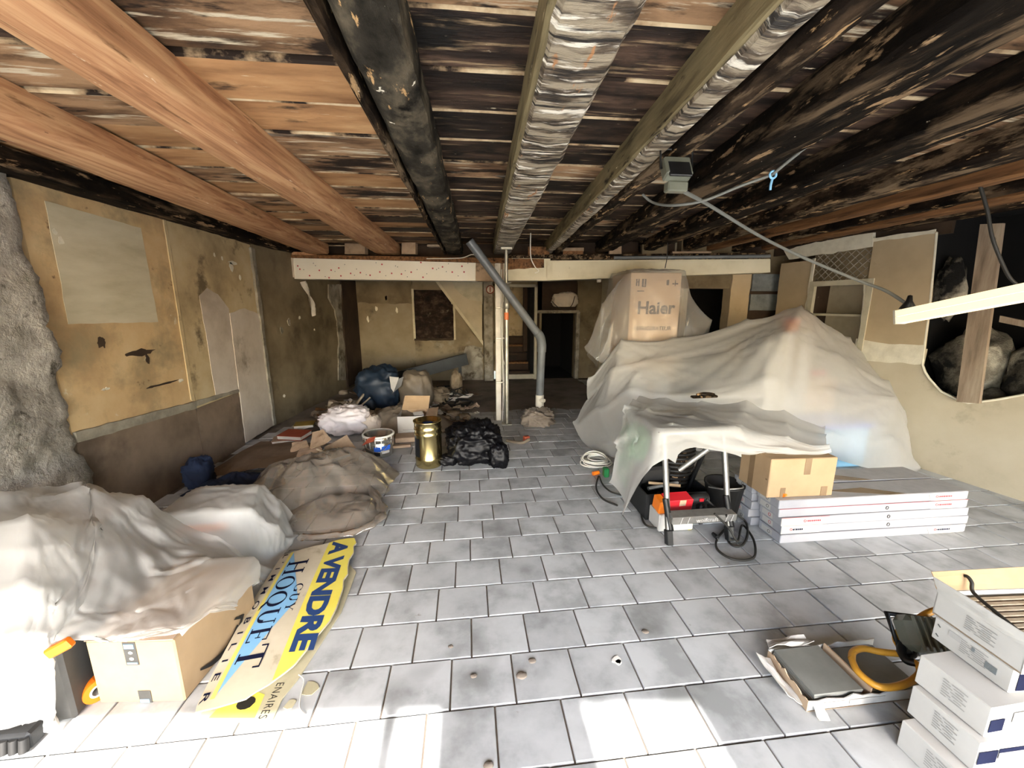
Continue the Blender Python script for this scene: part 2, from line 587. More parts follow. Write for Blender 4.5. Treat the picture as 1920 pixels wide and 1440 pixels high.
MT['kraft_pale'] = pm('pale_kraft_card', ['#b5926a', '#c8a67c'], scale=4, rough=.8, bump=.12, spots=[('#9d7a55', 3, (1, 1, 1), .6, .75)])
MT['kraft_dusty'] = pm('dusty_card', ['#9c7f61', '#b89a79'], scale=4, rough=.85, bump=.2, spots=[('#846a50', 4, (1, 1, 1), .58, .72)])
MT['kraft_tape'] = pm('brown_parcel_tape', ['#7f6139', '#8f7046'], scale=6, rough=.2, bump=.15, spec=.6)
MT['white_card'] = pm('white_card', ['#b3afa8', '#c0bdb6'], scale=4, rough=.65, bump=.06)
MT['white_card_cool'] = pm('cool_white_card', ['#94949b', '#a4a4aa'], scale=3, rough=.6, bump=.06)
MT['grey_card'] = pm('grey_printed_card', ['#a9a6a2', '#b9b6b2'], scale=14, rough=.7, bump=.04)
MT['pale_print'] = flat('pale_grey_print', '#94918b', .7)
SAT = 1.0
MT['navy'] = pm('navy_print', ['#12152a', '#1b1f36'], scale=8, rough=.7, bump=0, spec=.05)
MT['print_black'] = flat('black_ink', '#23211f', .6)
MT['print_grey'] = flat('grey_ink', '#4a4744', .6)
MT['print_red'] = flat('red_ink', '#b23a44', .6)
MT['print_blue'] = flat('blue_ink', '#25406e', .55)
MT['sign_blue'] = pm('sky_blue_print', ['#79aed6', '#86b8dd'], scale=6, rough=.5, bump=0)
MT['sign_yellow'] = pm('yellow_print', ['#dccb52', '#e3d566'], scale=6, rough=.5, bump=0, spots=[('#b79d3a', 5, (1, 1, 1), .68, .76)])
MT['sign_pale_yellow'] = flat('pale_yellow_print', '#ddcf6c', .5)
MT['sign_ground'] = pm('weathered_sign_plastic', ['#bdb29a', '#cdc4ae'], scale=5, rough=.6, bump=.1, spots=[('#9c8f74', 5, (1, 1, 1), .62, .75)])
MT['sign_back'] = pm('corrugated_sign_plastic', ['#a8a184', '#c2bb9d'], scale=6, rough=.6, bump=.1)
MT['orange'] = flat('orange_plastic', '#e0761b', .4)
MT['red_plastic'] = flat('red_plastic', '#c5232c', .4)
MT['green_plastic'] = flat('green_plastic', '#1f6b3c', .4)
MT['cyan_tie'] = flat('pale_blue_tie', '#8cc6ee', .4)
MT['yellow_tube'] = pm('yellow_painted_tube', ['#c08527', '#d29a38'], scale=8, rough=.4, bump=.1, spots=[('#6f4e24', 9, (1, 1, 1), .66, .72)])
MT['lamp_grey'] = pm('grey_lamp_housing', ['#5d6055', '#73766a'], scale=6, rough=.3, bump=.05)
MT['case_grey'] = pm('charcoal_case', ['#3b3a38', '#4b4a47'], scale=5, rough=.6, bump=.15)
MT['blue_tarp'] = pm('blue_tarpaulin', ['#18222f', '#263648'], scale=5, rough=.5, bump=.4)
MT['navy_cloth'] = pm('dark_blue_cloth', ['#111b31', '#1d2c49'], scale=6, rough=.8, bump=.4)
MT['bag_black'] = pm('black_bin_liner', ['#060608', '#0c0c10'], scale=6, rough=.42, bump=.3, bdist=.01, spec=.22)
MT['bag_white'] = pm('white_carrier_bag', ['#cfc6c6', '#e6dfdf'], scale=5, rough=.5, bump=.4)
MT['paper'] = pm('dusty_paper', ['#b7b0a4', '#d6d0c6'], scale=5, rough=.8, bump=.2, rand=(.8, 1.05))
MT['rust_red'] = pm('rusty_red_cover', ['#7d3420', '#9a4a30'], scale=6, rough=.75, bump=.2)
MT['olive_cover'] = pm('olive_cover', ['#6f5a24', '#8a7434'], scale=6, rough=.75, bump=.2)
MT['rubble'] = pm('plaster_rubble', ['#6b5c48', '#93826a', '#a8987f'], scale=8, rough=.95, bump=.6, rand=(.6, 1.15))
MT['stick'] = pm('pale_lath', ['#a3927a', '#c2b39b'], scale=5, stretch=(4, 4, 4), rough=.8, bump=.2)
MT['slate'] = pm('grey_slate_tile', ['#6c6d68', '#81827d'], scale=5, rough=.55, bump=.2)
MT['sill_white'] = pm('dirty_white_paint', ['#a7a18c', '#c6c0aa'], scale=5, rough=.7, bump=.2)
MT['pavement'] = pm('pale_pavement', ['#a39c8f', '#b7b0a3'], scale=4, rough=.9)
MT['facade'] = pm('pale_facade_render', ['#b3a990', '#c5bba2'], scale=4, rough=.9)
MT['sun_blocker'] = flat('white_sun_blocker', '#cfcac0', .5)
MT['film'] = plastic_film('milky_dust_sheet', '#efeeea', clear=.38, rough=.38, dusty='#e6e5e0')
MT['film_clear'] = plastic_film('clear_dust_sheet', '#eceef0', clear=.72, rough=.25, dusty='#dcd7cd')
MT['film_dusty'] = plastic_film('dirty_brown_film', '#c9bfb2', clear=.52, rough=.2, dusty='#b4a697', gloss=1.3)
MT['film_grey'] = plastic_film('dusty_grey_film', '#9d9080', clear=.12, rough=.4, dusty='#877a68', trans=.35)
# batten lamp: lit diffuser
N = NT('lit_diffuser')
N.col('#fff6d8')
N.b.inputs['Emission Color'].default_value = srgb('#fff3cf')
N.b.inputs['Emission Strength'].default_value = .55
MT['diffuser'] = N.m
# ================================================================== THE SETTING
class Plane:
    """upright plane: s runs along it, z up, d out of it towards the room"""

    def __init__(self, p0, p1, toward):
        self.p0 = Vector((p0[0], p0[1], 0))
        self.t = (Vector((p1[0], p1[1], 0)) - self.p0).normalized()
        n = Vector((self.t.y, -self.t.x, 0))
        if n.dot(Vector((toward[0], toward[1], 0)) - self.p0) < 0:
            n = -n
        self.n = n

    def pt(self, s, z, d=0.0):
        q = self.p0 + self.t * s + self.n * d
        return Vector((q.x, q.y, z))

    def hit(self, px, py):
        d = ray(px, py)
        k = (self.p0 - CAM).dot(self.n) / d.dot(self.n)
        q = CAM + d * k
        return (q - self.p0).dot(self.t), q.z


def rag(outline, amp, step=.08, seed=0.0):
    """break the straight edges of an outline into uneven ones"""
    out = []
    k = len(outline)
    for i in range(k):
        a, b = Vector(outline[i]), Vector(outline[(i + 1) % k])
        n = max(1, int((b - a).length / step))
        e = (b - a).normalized()
        w = Vector((-e.y, e.x))
        for j in range(n):
            p = a + (b - a) * (j / n)
            if j:
                p = p + w * amp * noise.noise(Vector((p.x * 9 + seed, p.y * 9, seed)))
            out.append((p.x, p.y))
    return out


def panel(pl, outline, d0, d1, mb=None):
    mb = mb or MB()
    return mb.prism([pl.pt(s, z, d0) for s, z in outline], pl.n * (d1 - d0))


def rect(s0, s1, z0, z1):
    return [(s0, z0), (s1, z0), (s1, z1), (s0, z1)]


LW = Plane((-2.6, 0), (-2.6, 1), (0, 0))
LB = Plane((-2.6, 5.4), (-2.2, 8.5), (0, 5))
RW = Plane((4.55, 2.4), (4.15, 5.4), (0, 2))
BK = Plane((0, 8.4), (1, 8.4), (0, 0))
PA = Plane((0, 5.26), (1, 5.26), (0, 0))
GI = Plane((-2.5, 6.3), (3.9, 4.95), (0, 0))
CZ = 2.43           # underside of the ceiling boards
JZ = 2.30           # underside of the joists

# ---------------------------------------------------------------- floor
floor = struct(MB().box((1.0, 3.4, -.06), (7.6, 10.3, .1)).build('floor', MT['grout']))
TX, TY = .2715, .2375


def tile_mb(w, h):
    m = MB()
    b = .004
    z0, z1 = -.0105, 0.0
    vs = [(-w / 2, -h / 2, z0), (w / 2, -h / 2, z0), (w / 2, h / 2, z0), (-w / 2, h / 2, z0),
          (-w / 2 + b * .3, -h / 2 + b * .3, z1 - b * .6), (w / 2 - b * .3, -h / 2 + b * .3, z1 - b * .6), (w / 2 - b * .3, h / 2 - b * .3, z1 - b * .6), (-w / 2 + b * .3, h / 2 - b * .3, z1 - b * .6),
          (-w / 2 + b, -h / 2 + b, z1), (w / 2 - b, -h / 2 + b, z1), (w / 2 - b, h / 2 - b, z1), (-w / 2 + b, h / 2 - b, z1)]
    fs = [(8, 9, 10, 11)]
    for a in (0, 4):
        for i in range(4):
            j = (i + 1) % 4
            fs.append((a + i, a + j, a + 4 + j, a + 4 + i))
    return m.add(vs, fs)


def project(p):
    q = Vector(p) - CAM
    w = q.dot(FW)
    if w < .05:
        return None
    return 960 + FPX * q.dot(RT) / w, 720 - FPX * q.dot(UP) / w, w


tile_me = tile_mb(TX - .006, TY - .006).mesh('tile')
tile_me.materials.append(MT['tile'])
spots = []
for r in range(-13, 31):
    y = 1.3255 + TY * (r + .5)
    x0 = -.105 + .0905 * r
    for n in range(-14, 20):
        x = x0 + TX * (n + .5)
        if x < -2.6 - TX * .3 or x > 4.6 or y < -1.65 or y > 8.3 or (y > 5.3 and x > 3.0):
            continue
        if x > 4.5 - .133 * (y - 2.4) + .1:
            continue
        p = project((x, y, 0))
        vis = p is not None and -40 < p[0] < 1960 and p[1] < 1490
        # hidden below the heaps and the stacks
        if (-2.6 < x < -1.35 and 1.45 < y < 2.9) or (2.2 < x < 3.4 and 2.4 < y < 3.0) or (1.9 < x < 4.2 and 3.4 < y < 5):
            vis = False
        spots.append((not vis, p[2] if p else 99, x, y))
spots.sort()
rest = MB()
for i, (hid, w, x, y) in enumerate(spots):
    z = R.uniform(-.0012, .0008)
    if i < 300 and not hid:
        o = bpy.data.objects.new('tile', tile_me)
        COL.objects.link(o)
        o.parent = floor
        o.location = Vector((x, y, z)) - floor.location
        o.rotation_euler.x = R.uniform(-.002, .002)
    else:
        t = tile_mb(TX - .006, TY - .006)
        rest.add([(a + x, b + y, c + z) for a, b, c in t.v], t.f)
o = rest.build('far_tile_field', MT['tile'], floor)
o['kind'] = 'stuff'
# dust and dirt lying over the tiles at the back
m = MB()
P = []
for i in range(30):
    row = []
    for j in range(44):
        x = -2.55 + 5.2 * j / 43
        y = 4.9 + 3.5 * i / 29
        k = min(1, max(0, (y - 5.3 - .5 * noise.noise(Vector((x * 2, y, 0)))) / .8)) * (1 if x < 2.3 else 0)
        row.append((x, y, -.012 + .020 * k + .006 * k * fbm(x * 4, y * 4, 3)))
    P.append(row)
m.grid(P).build('dust_layer', MT['dust_floor'], floor)['kind'] = 'stuff'

# ---------------------------------------------------------------- ceiling: boards, joists
ceiling = struct(MB().box((1.4, 4.45, 2.56), (9.6, 12.4, .12)).build('ceiling', MT['board']))
runs = [(-2.75, -1.05), (-1.05, -.22), (-.22, 2.2), (2.2, 4.75)]
for k in range(-4, 29):
    y0 = -.55 + .315 * k
    for q, (xa, xb) in enumerate(runs):
        if q == 0:
            mt = MT['board_fresh'] if k in (9, 10, 12, 14, 15, 17) else (MT['board'] if k % 3 == 0 else MT['board_scraped'])
        elif q == 1:
            mt = MT['board_fresh'] if k in (7, 8, 11, 13, 16, 18) else MT['board_scraped']
            if k > 13 and k % 2:
                mt = MT['board']
        elif q == 3:
            mt = MT['board_scraped'] if k > 6 and k % 3 else MT['board']
        else:
            mt = MT['board'] if k % 5 else MT['board_scraped']
        dz = R.uniform(0, .02)
        g = .006 + R.random() * .008
        m = MB()
        n = 14
        top, bot = [], []
        for i in range(n + 1):
            x = xa + .004 + (xb - xa - .008) * i / n
            w = .005 * noise.noise(Vector((x * 3, k * 1.7, q)))
            a, b = y0 + g / 2 + w, y0 + .315 - g / 2 + w * .6
            bot.append([(x, a, CZ + dz + .006), (x, a + .012 + .008 * noise.noise(Vector((x * 6, k, q))), CZ + dz), (x, b - .008, CZ + dz), (x, b, CZ + dz + .004), (x, b, CZ + .045), (x, a, CZ + .045)])
        m.grid(bot, False, True)
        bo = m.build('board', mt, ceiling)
        bo.data.materials.append(MT['board_edge_lit'])
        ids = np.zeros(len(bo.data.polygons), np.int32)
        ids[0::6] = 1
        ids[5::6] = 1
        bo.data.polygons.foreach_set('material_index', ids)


def joist(name_l, xl0, xr0, xl1, xr1, y0, y1, mat, depth=.135, rough_=.006, zb=JZ, label=None, tw=0.):
    """xl, xr: edges of the underside at y=0 and y=6.2"""
    m = MB()
    P = []
    n = 70
    for i in range(n + 1):
        y = y0 + (y1 - y0) * i / n
        k = y / 6.2
        a = xl0 + (xl1 - xl0) * k
        b = xr0 + (xr1 - xr0) * k
        j = lambda c: rough_ * (noise.noise(Vector((y * 5, c, xl0))) + .6 * noise.noise(Vector((y * 17, c, xl0))))
        c = min(.02, .12 * (b - a)) * (1 + .6 * noise.noise(Vector((y * 9, 5, xl0))))
        P.append([(a + j(1), y, zb + depth), (a + j(2), y, zb + c + j(3)), (a + c + j(4), y, zb + j(5)), ((a + b) / 2, y, zb + j(6) * 1.4 - rough_), (b - c + j(7), y, zb + j(8) + tw), (b + j(9), y, zb + c + j(10)), (b + j(11), y, zb + depth)])
    m.grid(P, rough_ < .004)
    for row in (P[0], P[-1]):
        m.add(row, [tuple(range(7))])
    return m.build('joist', mat, ceiling, label)


joist('j', -1.90, -1.62, -2.24, -1.95, -1.62, 6.2, MT['timber'], rough_=.003, label='sound orange timber joist next to the side wall')
joist('j', -1.18, -.985, -1.29, -.945, -1.62, 6.25, MT['timber'], rough_=.003, label='sound pale orange timber joist')
joist('j', -.385, -.355, -.315, -.290, -1.62, 6.2, MT['char'], rough_=.008, label='thin charred side plank of the grey joist')
joist('j', -.335, -.180, -.270, -.040, -1.62, 6.2, MT['char_grey'], rough_=.009, label='grey charred joist with orange chips')
joist('j', .185, .400, .40, .650, -1.62, 6.1, MT['char_ash_glint'], rough_=.008, label='charred joist with white ash, painted highlights and scratch lines')
joist('j', .172, .196, .388, .408, -1.62, 6.1, MT['char_olive'], rough_=.004, zb=JZ + .012, label='olive smoked side plank')
joist('j', .690, .810, 1.145, 1.235, -1.62, 5.95, MT['char_ash_glint'], rough_=.008, label='ashen half of a cracked joist with painted highlights')
joist('j', .675, .702, 1.128, 1.150, -1.62, 5.95, MT['char_olive'], rough_=.004, zb=JZ + .012, label='olive smoked side plank of the cracked joist')
joist('j', .830, .955, 1.252, 1.34, -1.62, 5.95, MT['char'], rough_=.009, label='dark half of a cracked joist')
joist('j', 1.10, 1.385, 1.86, 2.06, -1.62, 5.8, MT['char_black'], rough_=.008)
joist('j', 1.72, 1.965, 2.45, 2.60, -1.62, 5.7, MT['char_black'], rough_=.008)
joist('j', 2.40, 2.62, 2.95, 3.08, -1.62, 5.6, MT['char'], rough_=.008)
joist('j', 2.96, 3.08, 3.25, 3.34, -1.62, 5.5, MT['timber_brown'], rough_=.004, label='orange-brown joist')
joist('j', 3.28, 3.36, 3.62, 3.68, -1.62, 5.4, MT['char'], rough_=.008, zb=JZ - .005)
joist('j', 3.60, 3.80, 4.02, 4.18, -1.62, 5.3, MT['timber_brown'], rough_=.008, zb=JZ + .02)
joist('j', 4.38, 4.66, 4.02, 4.30, -1.62, 5.3, MT['char'], rough_=.008, zb=JZ + .05)
# charred wall plate along the side wall
m = MB()
P = []
for i in range(50):
    y = -1.62 + 8.1 * i / 49
    a = -2.62
    b = -2.44 + .012 * noise.noise(Vector((y * 4, 0, 0)))
    z = 2.315 + .012 * noise.noise(Vector((y * 3, 4, 0)))
    P.append([(a, y, CZ), (a, y, z), (b - .02, y, z), (b, y, z + .015), (b, y, CZ)])
m.grid(P, False).build('wall_plate', MT['char_black'], ceiling)

# ---------------------------------------------------------------- left wall
wall_left = struct(panel(LW, rect(-1.7, 5.42, 0, 2.44), -.25, -.03).build('wall_left', MT['brown_plaster']))
# rough grey render at the near end
m = MB()
P = []
ny, nz = 100, 74
for i in range(nz + 1):
    z = 2.36 * i / nz
    edge = 2.86 + .05 * noise.noise(Vector((0, z * 5, 1))) + .03 * noise.noise(Vector((0, z * 16, 2))) - .04 * z
    row = []
    for j in range(ny + 1):
        y = -1.6 + (edge + 1.6) * j / ny
        q = .03 + .035 * fbm(y * 3.1, z * 3.1, 2, 6) + .016 * ridged(y * 7, z * 7, 1, 3)
        q += .012 * noise.noise(Vector((y * 26, z * 26, 4)))
        if j == ny:
            q = -.03
        row.append(LW.pt(y, z, q))
    P.append(row)
m.grid(P, True)
m.build('rough_render', MT['render_rough'], wall_left, 'rough grey render with a ragged edge')
sh = lambda s: .77 - .065 * (s - 2.82)          # line of the cement strip
panel(LW, rag([(2.80, .70), (3.99, .62), (3.99, 2.33), (2.78, 2.34)], .012), -.03, 0).build('plaster_panel', MT['ochre'], wall_left, 'ochre plaster panel')
panel(LW, rag([(2.93, 1.47), (3.70, 1.45), (3.69, 2.20), (2.95, 2.23)], .008), 0, .004).build('plaster_patch', MT['grey_plaster'], wall_left, 'smooth grey-beige patch on the ochre plaster')
panel(LW, rag([(4.0, .58), (5.37, .55), (5.36, 2.30), (4.0, 2.33)], .012, seed=4), -.03, .002).build('plaster_panel', MT['ochre_dull'], wall_left, 'dull ochre plaster panel')
panel(LW, rag([(4.30, .66), (4.72, .62), (4.74, 1.55), (4.58, 1.70), (4.42, 1.76), (4.28, 1.68)], .015, seed=6), .002, .006).build('plaster_patch', MT['pale_plaster'], wall_left, 'pale pinkish patch with soft edge')
panel(LW, rag([(4.70, .02), (5.38, .02), (5.34, 1.48), (5.05, 1.55), (4.74, 1.5)], .012, seed=8), .002, .012).build('plaster_panel', MT['pale_plaster'], wall_left, 'pale plaster sheet standing at the wall')
panel(LW, rect(2.80, 3.965, 0, .70), -.03, .012).build('dado_panel', MT['brown_plaster'], wall_left)
panel(LW, rect(3.985, 4.69, 0, .62), -.03, .010).build('dado_panel', MT['brown_plaster'], wall_left)
panel(LW, rag([(2.80, sh(2.8) - .07), (3.97, sh(3.97) - .07), (3.97, sh(3.97)), (2.80, sh(2.8))], .010, .05), -.01, .022).build('cement_strip', MT['cement'], wall_left, 'grey cement strip on top of the brown dado')
panel(LW, rag([(3.98, sh(3.98) - .05), (4.70, .625), (4.70, .655), (3.98, sh(3.98))], .008, .05), -.01, .018).build('cement_strip', MT['cement'], wall_left)
panel(LW, rag([(3.935, .72), (3.975, .68), (3.985, 2.32), (3.955, 2.32)], .006, .06), 0, .008).build('plaster_seam', MT['ochre_dull'], wall_left)
# darker patches of fallen paint
for s, z, w, h, sd in ((3.45, 1.22, .22, .035, 1), (3.14, 1.33, .05, .05, 2), (3.52, 1.16, .03, .05, 3), (3.62, .93, .3, .012, 5), (4.95, 2.05, .12, .03, 6), (3.1, 1.0, .05, .014, 7), (3.85, .92, .05, .02, 8)):
    o_ = [(s + w * math.cos(t) * (.6 + .5 * noise.noise(Vector((t * 2, sd, 0)))), z + h * math.sin(t) * (.7 + .9 * noise.noise(Vector((t * 3, sd, 4))))) for t in [i * .35 for i in range(18)]]
    panel(LW, o_, 0, .005).build('flaked_patch', MT['soot_plaster'] if sd < 6 else MT['white_plaster'], wall_left)
for s, z, w in ((2.97, 2.05, .02), (3.0, 2.0, .03), (4.62, 2.10, .02), (4.9, 2.0, .05), (5.05, 1.9, .03), (4.75, 2.08, .02)):
    o_ = [(s + w * math.cos(t) * (.5 + .5 * R.random()), z + w * 1.2 * math.sin(t) * (.5 + .5 * R.random())) for t in [i * .7 for i in range(9)]]
    panel(LW, o_, 0, .005).build('plaster_chip', MT['white_plaster'], wall_left)
# vertical light seam and step at 5.4
panel(LW, rag([(5.36, .03), (5.42, .03), (5.41, 2.26), (5.33, 2.27)], .02, .06, 3), -.03, .03).build('plaster_seam', MT['peel'], wall_left, 'pale ragged seam where the wall steps')
wall_left_back = struct(panel(LB, rect(0, 3.2, 0, 2.44), -.25, .0).build('wall_left_back', MT['olive_plaster']))
panel(LB, rag([(1.95, .25), (2.25, .2), (2.32, .8), (2.28, 1.25), (2.38, 1.95), (1.9, 1.93), (1.85, 1.7), (2.05, 1.5), (2.1, 1.0)], .05, .1, 2), 0, .02).build('peeling_strip', MT['peel'], wall_left_back, 'strip of peeling whitewash')
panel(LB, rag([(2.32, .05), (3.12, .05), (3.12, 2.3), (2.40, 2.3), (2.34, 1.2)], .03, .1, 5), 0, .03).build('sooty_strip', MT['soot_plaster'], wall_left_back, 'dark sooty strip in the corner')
for s, z, w in ((.62, 1.35, .05), (.42, 1.25, .05), (.9, 1.4, .03), (1.3, 1.2, .02), (.3, .35, .03), (1.25, 2.0, .03)):
    o_ = [(s + w * math.cos(t) * (.5 + .5 * R.random()), z + w * 1.2 * math.sin(t) * (.5 + .5 * R.random())) for t in [i * .7 for i in range(9)]]
    panel(LB, o_, 0, .008).build('plaster_chip', MT['white_plaster'] if w < .05 else MT['peel'], wall_left_back)
# hanging strip of torn wallpaper
m = MB()
P = []
for i in range(12):
    t = i / 11
    row = []
    for j in range(5):
        u = j / 4 - .5
        s = 1.05 + .25 * t * .5 + u * (.10 * (1 - .5 * t)) + .02 * math.sin(t * 9)
        row.append(LB.pt(s, 1.93 - .5 * t + .04 * u, .03 + .12 * t * (1 - t) + .05 * t + .03 * math.sin(t * 8 + u * 5)))
    P.append(row)
m.grid(P).build('torn_wallpaper', MT['paper'], wall_left_back, 'torn strip of wallpaper hanging down')

# ---------------------------------------------------------------- back wall with alcove, stair, doorway
wall_back = struct(panel(BK, rect(-2.4, -1.09, 0, 2.5), -.2, 0).build('wall_back', MT['back_plaster']))
panel(BK, rect(-1.09, -.26, 0, .89), -.2, 0).build('wall_section', MT['back_plaster'], wall_back)
panel(BK, rect(-1.09, -.26, 1.88, 2.5), -.2, 0).build('wall_section', MT['back_plaster'], wall_back)
panel(BK, rect(-.26, .34, 0, 2.5), -.2, 0).build('wall_section', MT['back_plaster'], wall_back)
m = MB()
P = [[BK.pt(-1.12 + .9 * j / 30, .85 + 1.06 * i / 34, -.10 + .05 * fbm(j * .25, i * .25, 5) + .02 * noise.noise(Vector((j * .8, i * .8, 1)))) for j in range(31)] for i in range(35)]
m.grid(P).build('burnt_infill', MT['burnt_stone'], wall_back, 'burnt brick infill of a blocked window')
for a, b, c_, d_ in ((-1.11, -1.07, .87, 1.9), (-.29, -.25, .87, 1.9)):
    panel(BK, rag(rect(a, b, c_, d_), .008, .1), 0, .02).build('alcove_edge', MT['grey_plaster'], wall_back)
panel(BK, rag(rect(-1.1, -.3, .86, .9), .012, .08), 0, .03).build('alcove_sill', MT['soot_plaster'], wall_back)
panel(BK, rag([(-2.2, 1.62), (-1.11, 1.6), (-1.11, 2.3), (-2.2, 2.3)], .03), 0, .012).build('smoked_band', MT['olive_plaster'], wall_back)
panel(BK, rag([(-.3, .0), (.3, .0), (.3, .7), (-.05, .72)], .05), 0, .03).build('broken_plaster', MT['peel'], wall_back)
for s, z in ((-1.82, 1.5), (-1.42, 1.48), (-1.62, 1.72), (-2.0, 1.3)):
    o_ = [(s + .03 * math.cos(t) * (.5 + .5 * R.random()), z + .07 * math.sin(t) * (.5 + .5 * R.random())) for t in [i * .7 for i in range(9)]]
    panel(BK, o_, 0, .012).build('plaster_chip', MT['white_plaster'], wall_back)
# stair flank: curved string board
staircase = thing('staircase', 'curved tan stair flank rising under the spotted beam, dark steps beside it', 'staircase', (.3, 8.25, 0))
SY = 8.22
o_ = [at(*p, SY) for p in ((817, 526), (846, 526), (853, 540), (864, 552), (880, 562), (904, 566), (904, 640), (873, 596), (845, 561))]
MB().prism(o_, (0, .06, 0)).build('string_board', MT['tan_dull'], staircase)
o_ = [at(*p, SY - .02) for p in ((815, 526), (821, 526), (906, 640), (906, 648))]
MB().prism(o_, (0, .05, 0)).build('edge_moulding', MT['grey_plaster'], staircase)
o_ = [at(*p, SY + .1) for p in ((846, 524), (905, 524), (905, 570), (846, 570))]
MB().prism(o_, (0, .03, 0)).build('arch_panel', MT['sill_white'], staircase)
for k in range(5):
    z = .17 * (k + 1)
    y = 8.45 + .22 * k
    MB().cbox((1.07, y + .12, z - .02), (.62, .26, .04), .006).build('step', MT['timber_brown'] if k % 2 else MT['soot_plaster'], staircase)
    MB().box((1.07, y + .01, z - .1), (.62, .02, .15)).build('riser', MT['soot_plaster'], staircase)
# white newel and timber posts beside the stair
pst = tag(MB().cbox((.425, 8.3, 1.23), (.19, .12, 2.45), .01).build('timber_post', MT['peel']), 'rough pale timber post beside the stair opening', 'post')
tag(MB().cbox((.585, 8.12, 1.15), (.035, .035, 1.95), .005).build('white_lath', MT['sill_white']), 'thin white upright lath beside the stair opening', 'lath')
# door frame of the stair, white
door_1 = bpy.data.objects.new('door_1', None)
COL.objects.link(door_1)
door_1.location = (1.07, 8.4, 0)
door_1['kind'] = 'structure'
for x in (.715, 1.425):
    MB().cbox((x, 8.38, 1.0), (.06, .1, 2.0), .005).build('jamb', MT['sill_white'], door_1)
MB().cbox((1.07, 8.38, 1.97), (.77, .1, .06), .005).build('head', MT['sill_white'], door_1)
MB().cbox((1.07, 8.36, .07), (.68, .08, .1), .005).build('threshold', MT['sill_white'], door_1)
panel(BK, rect(.5, 1.5, 2.0, 2.5), -.2, 0).build('wall_section', MT['back_plaster'], wall_back)
# stair well behind the frame
MB().box((1.05, 9.6, 1.25), (1.1, .1, 2.5)).build('stairwell_wall', MT['ochre_dull'], wall_back)
MB().box((.5, 9.0, 1.25), (.08, 1.2, 2.5)).build('stairwell_wall', MT['back_plaster'], wall_back)
MB().box((1.52, 9.0, 1.25), (.08, 1.2, 2.5)).build('stairwell_wall', MT['back_plaster'], wall_back)
MB().box((1.05, 9.0, 2.5), (1.2, 1.3, .08)).build('stairwell_ceiling', MT['back_plaster'], wall_back)
MB().cbox((1.28, 8.9, 1.4), (.1, .1, 1.7), .01).build('stairwell_stud', MT['soot_plaster'], wall_back)
# doorway: black passage
panel(BK, rag([(1.46, 1.42), (2.32, 1.40), (2.32, 2.5), (1.46, 2.5)], .02), -.2, 0).build('wall_section', MT['soot_plaster'], wall_back)
panel(BK, rect(2.30, 3.3, 0, 2.5), -.2, 0).build('wall_section', MT['olive_plaster'], wall_back)
door_2 = bpy.data.objects.new('door_2', None)
COL.objects.link(door_2)
door_2.location = (1.9, 8.45, 0)
door_2['kind'] = 'structure'
MB().cbox((1.475, 8.37, .7), (.05, .1, 1.42), .005).build('jamb', MT['soot_plaster'], door_2)
MB().cbox((2.33, 8.36, .72), (.08, .12, 1.45), .008).build('jamb', MT['peel'], door_2)
MB().cbox((1.9, 8.37, 1.44), (.9, .1, .06), .005).build('head', MT['peel'], door_2)
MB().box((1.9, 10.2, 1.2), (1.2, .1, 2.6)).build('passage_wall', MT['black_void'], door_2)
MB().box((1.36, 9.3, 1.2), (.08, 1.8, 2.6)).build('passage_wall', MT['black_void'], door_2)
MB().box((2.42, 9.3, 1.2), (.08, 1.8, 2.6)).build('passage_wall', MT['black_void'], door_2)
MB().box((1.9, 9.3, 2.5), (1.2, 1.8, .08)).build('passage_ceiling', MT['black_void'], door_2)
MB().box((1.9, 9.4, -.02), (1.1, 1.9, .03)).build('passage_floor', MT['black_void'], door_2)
# return wall and partition on the right
wall_return = struct(MB().box((2.92, 6.92, 1.22), (.14, 3.0, 2.44)).build('wall_return', MT['grey_plaster']))
PH = PA.hit
op0, op1 = PH(1291, 541), PH(1363, 595)
bl0, bl1 = PH(1411, 514), PH(1474, 578)
wall_partition = struct(panel(PA, rect(2.85, 4.6, op0[1], 2.44), -.12, 0).build('wall_partition', MT['olive_plaster']))
panel(PA, rect(2.85, op0[0], 0, op0[1]), -.12, 0).build('wall_section', MT['tan_dull'], wall_partition)
panel(PA, rag(rect(op1[0], PH(1405, 530)[0], 0, 2.05), .01), -.14, .03).build('pier', MT['tan_board'], wall_partition)
panel(PA, rect(PH(1405, 530)[0], 4.6, 0, op0[1]), -.12, -.02).build('wall_section', MT['soot_plaster'], wall_partition)
for a_, b_ in ((514, 546), (552, 582)):
    panel(PA, rag(rect(bl0[0], bl1[0] - .02, PH(1440, b_)[1], PH(1440, a_)[1]), .006), -.1, .02).build('block', MT['cinder'], wall_partition, 'blue-grey concrete block')
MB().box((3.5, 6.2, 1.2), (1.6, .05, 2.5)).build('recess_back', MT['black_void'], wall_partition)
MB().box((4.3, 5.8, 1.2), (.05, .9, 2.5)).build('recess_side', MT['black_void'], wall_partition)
# outer shell of the building
wall_outer = struct(MB().box((5.95, 4.3, 1.25), (.1, 12.4, 2.6)).build('wall_outer', MT['facade']))
MB().box((1.4, 10.5, 1.25), (9.2, .1, 2.6)).build('rear_shell', MT['facade'], wall_outer)
MB().box((-3.2, 4.5, 1.25), (.1, 12.0, 2.6)).build('side_shell', MT['facade'], wall_outer)
MB().box((5.55, -1.95, 1.25), (1.2, .1, 2.6)).build('front_shell', MT['facade'], wall_outer)
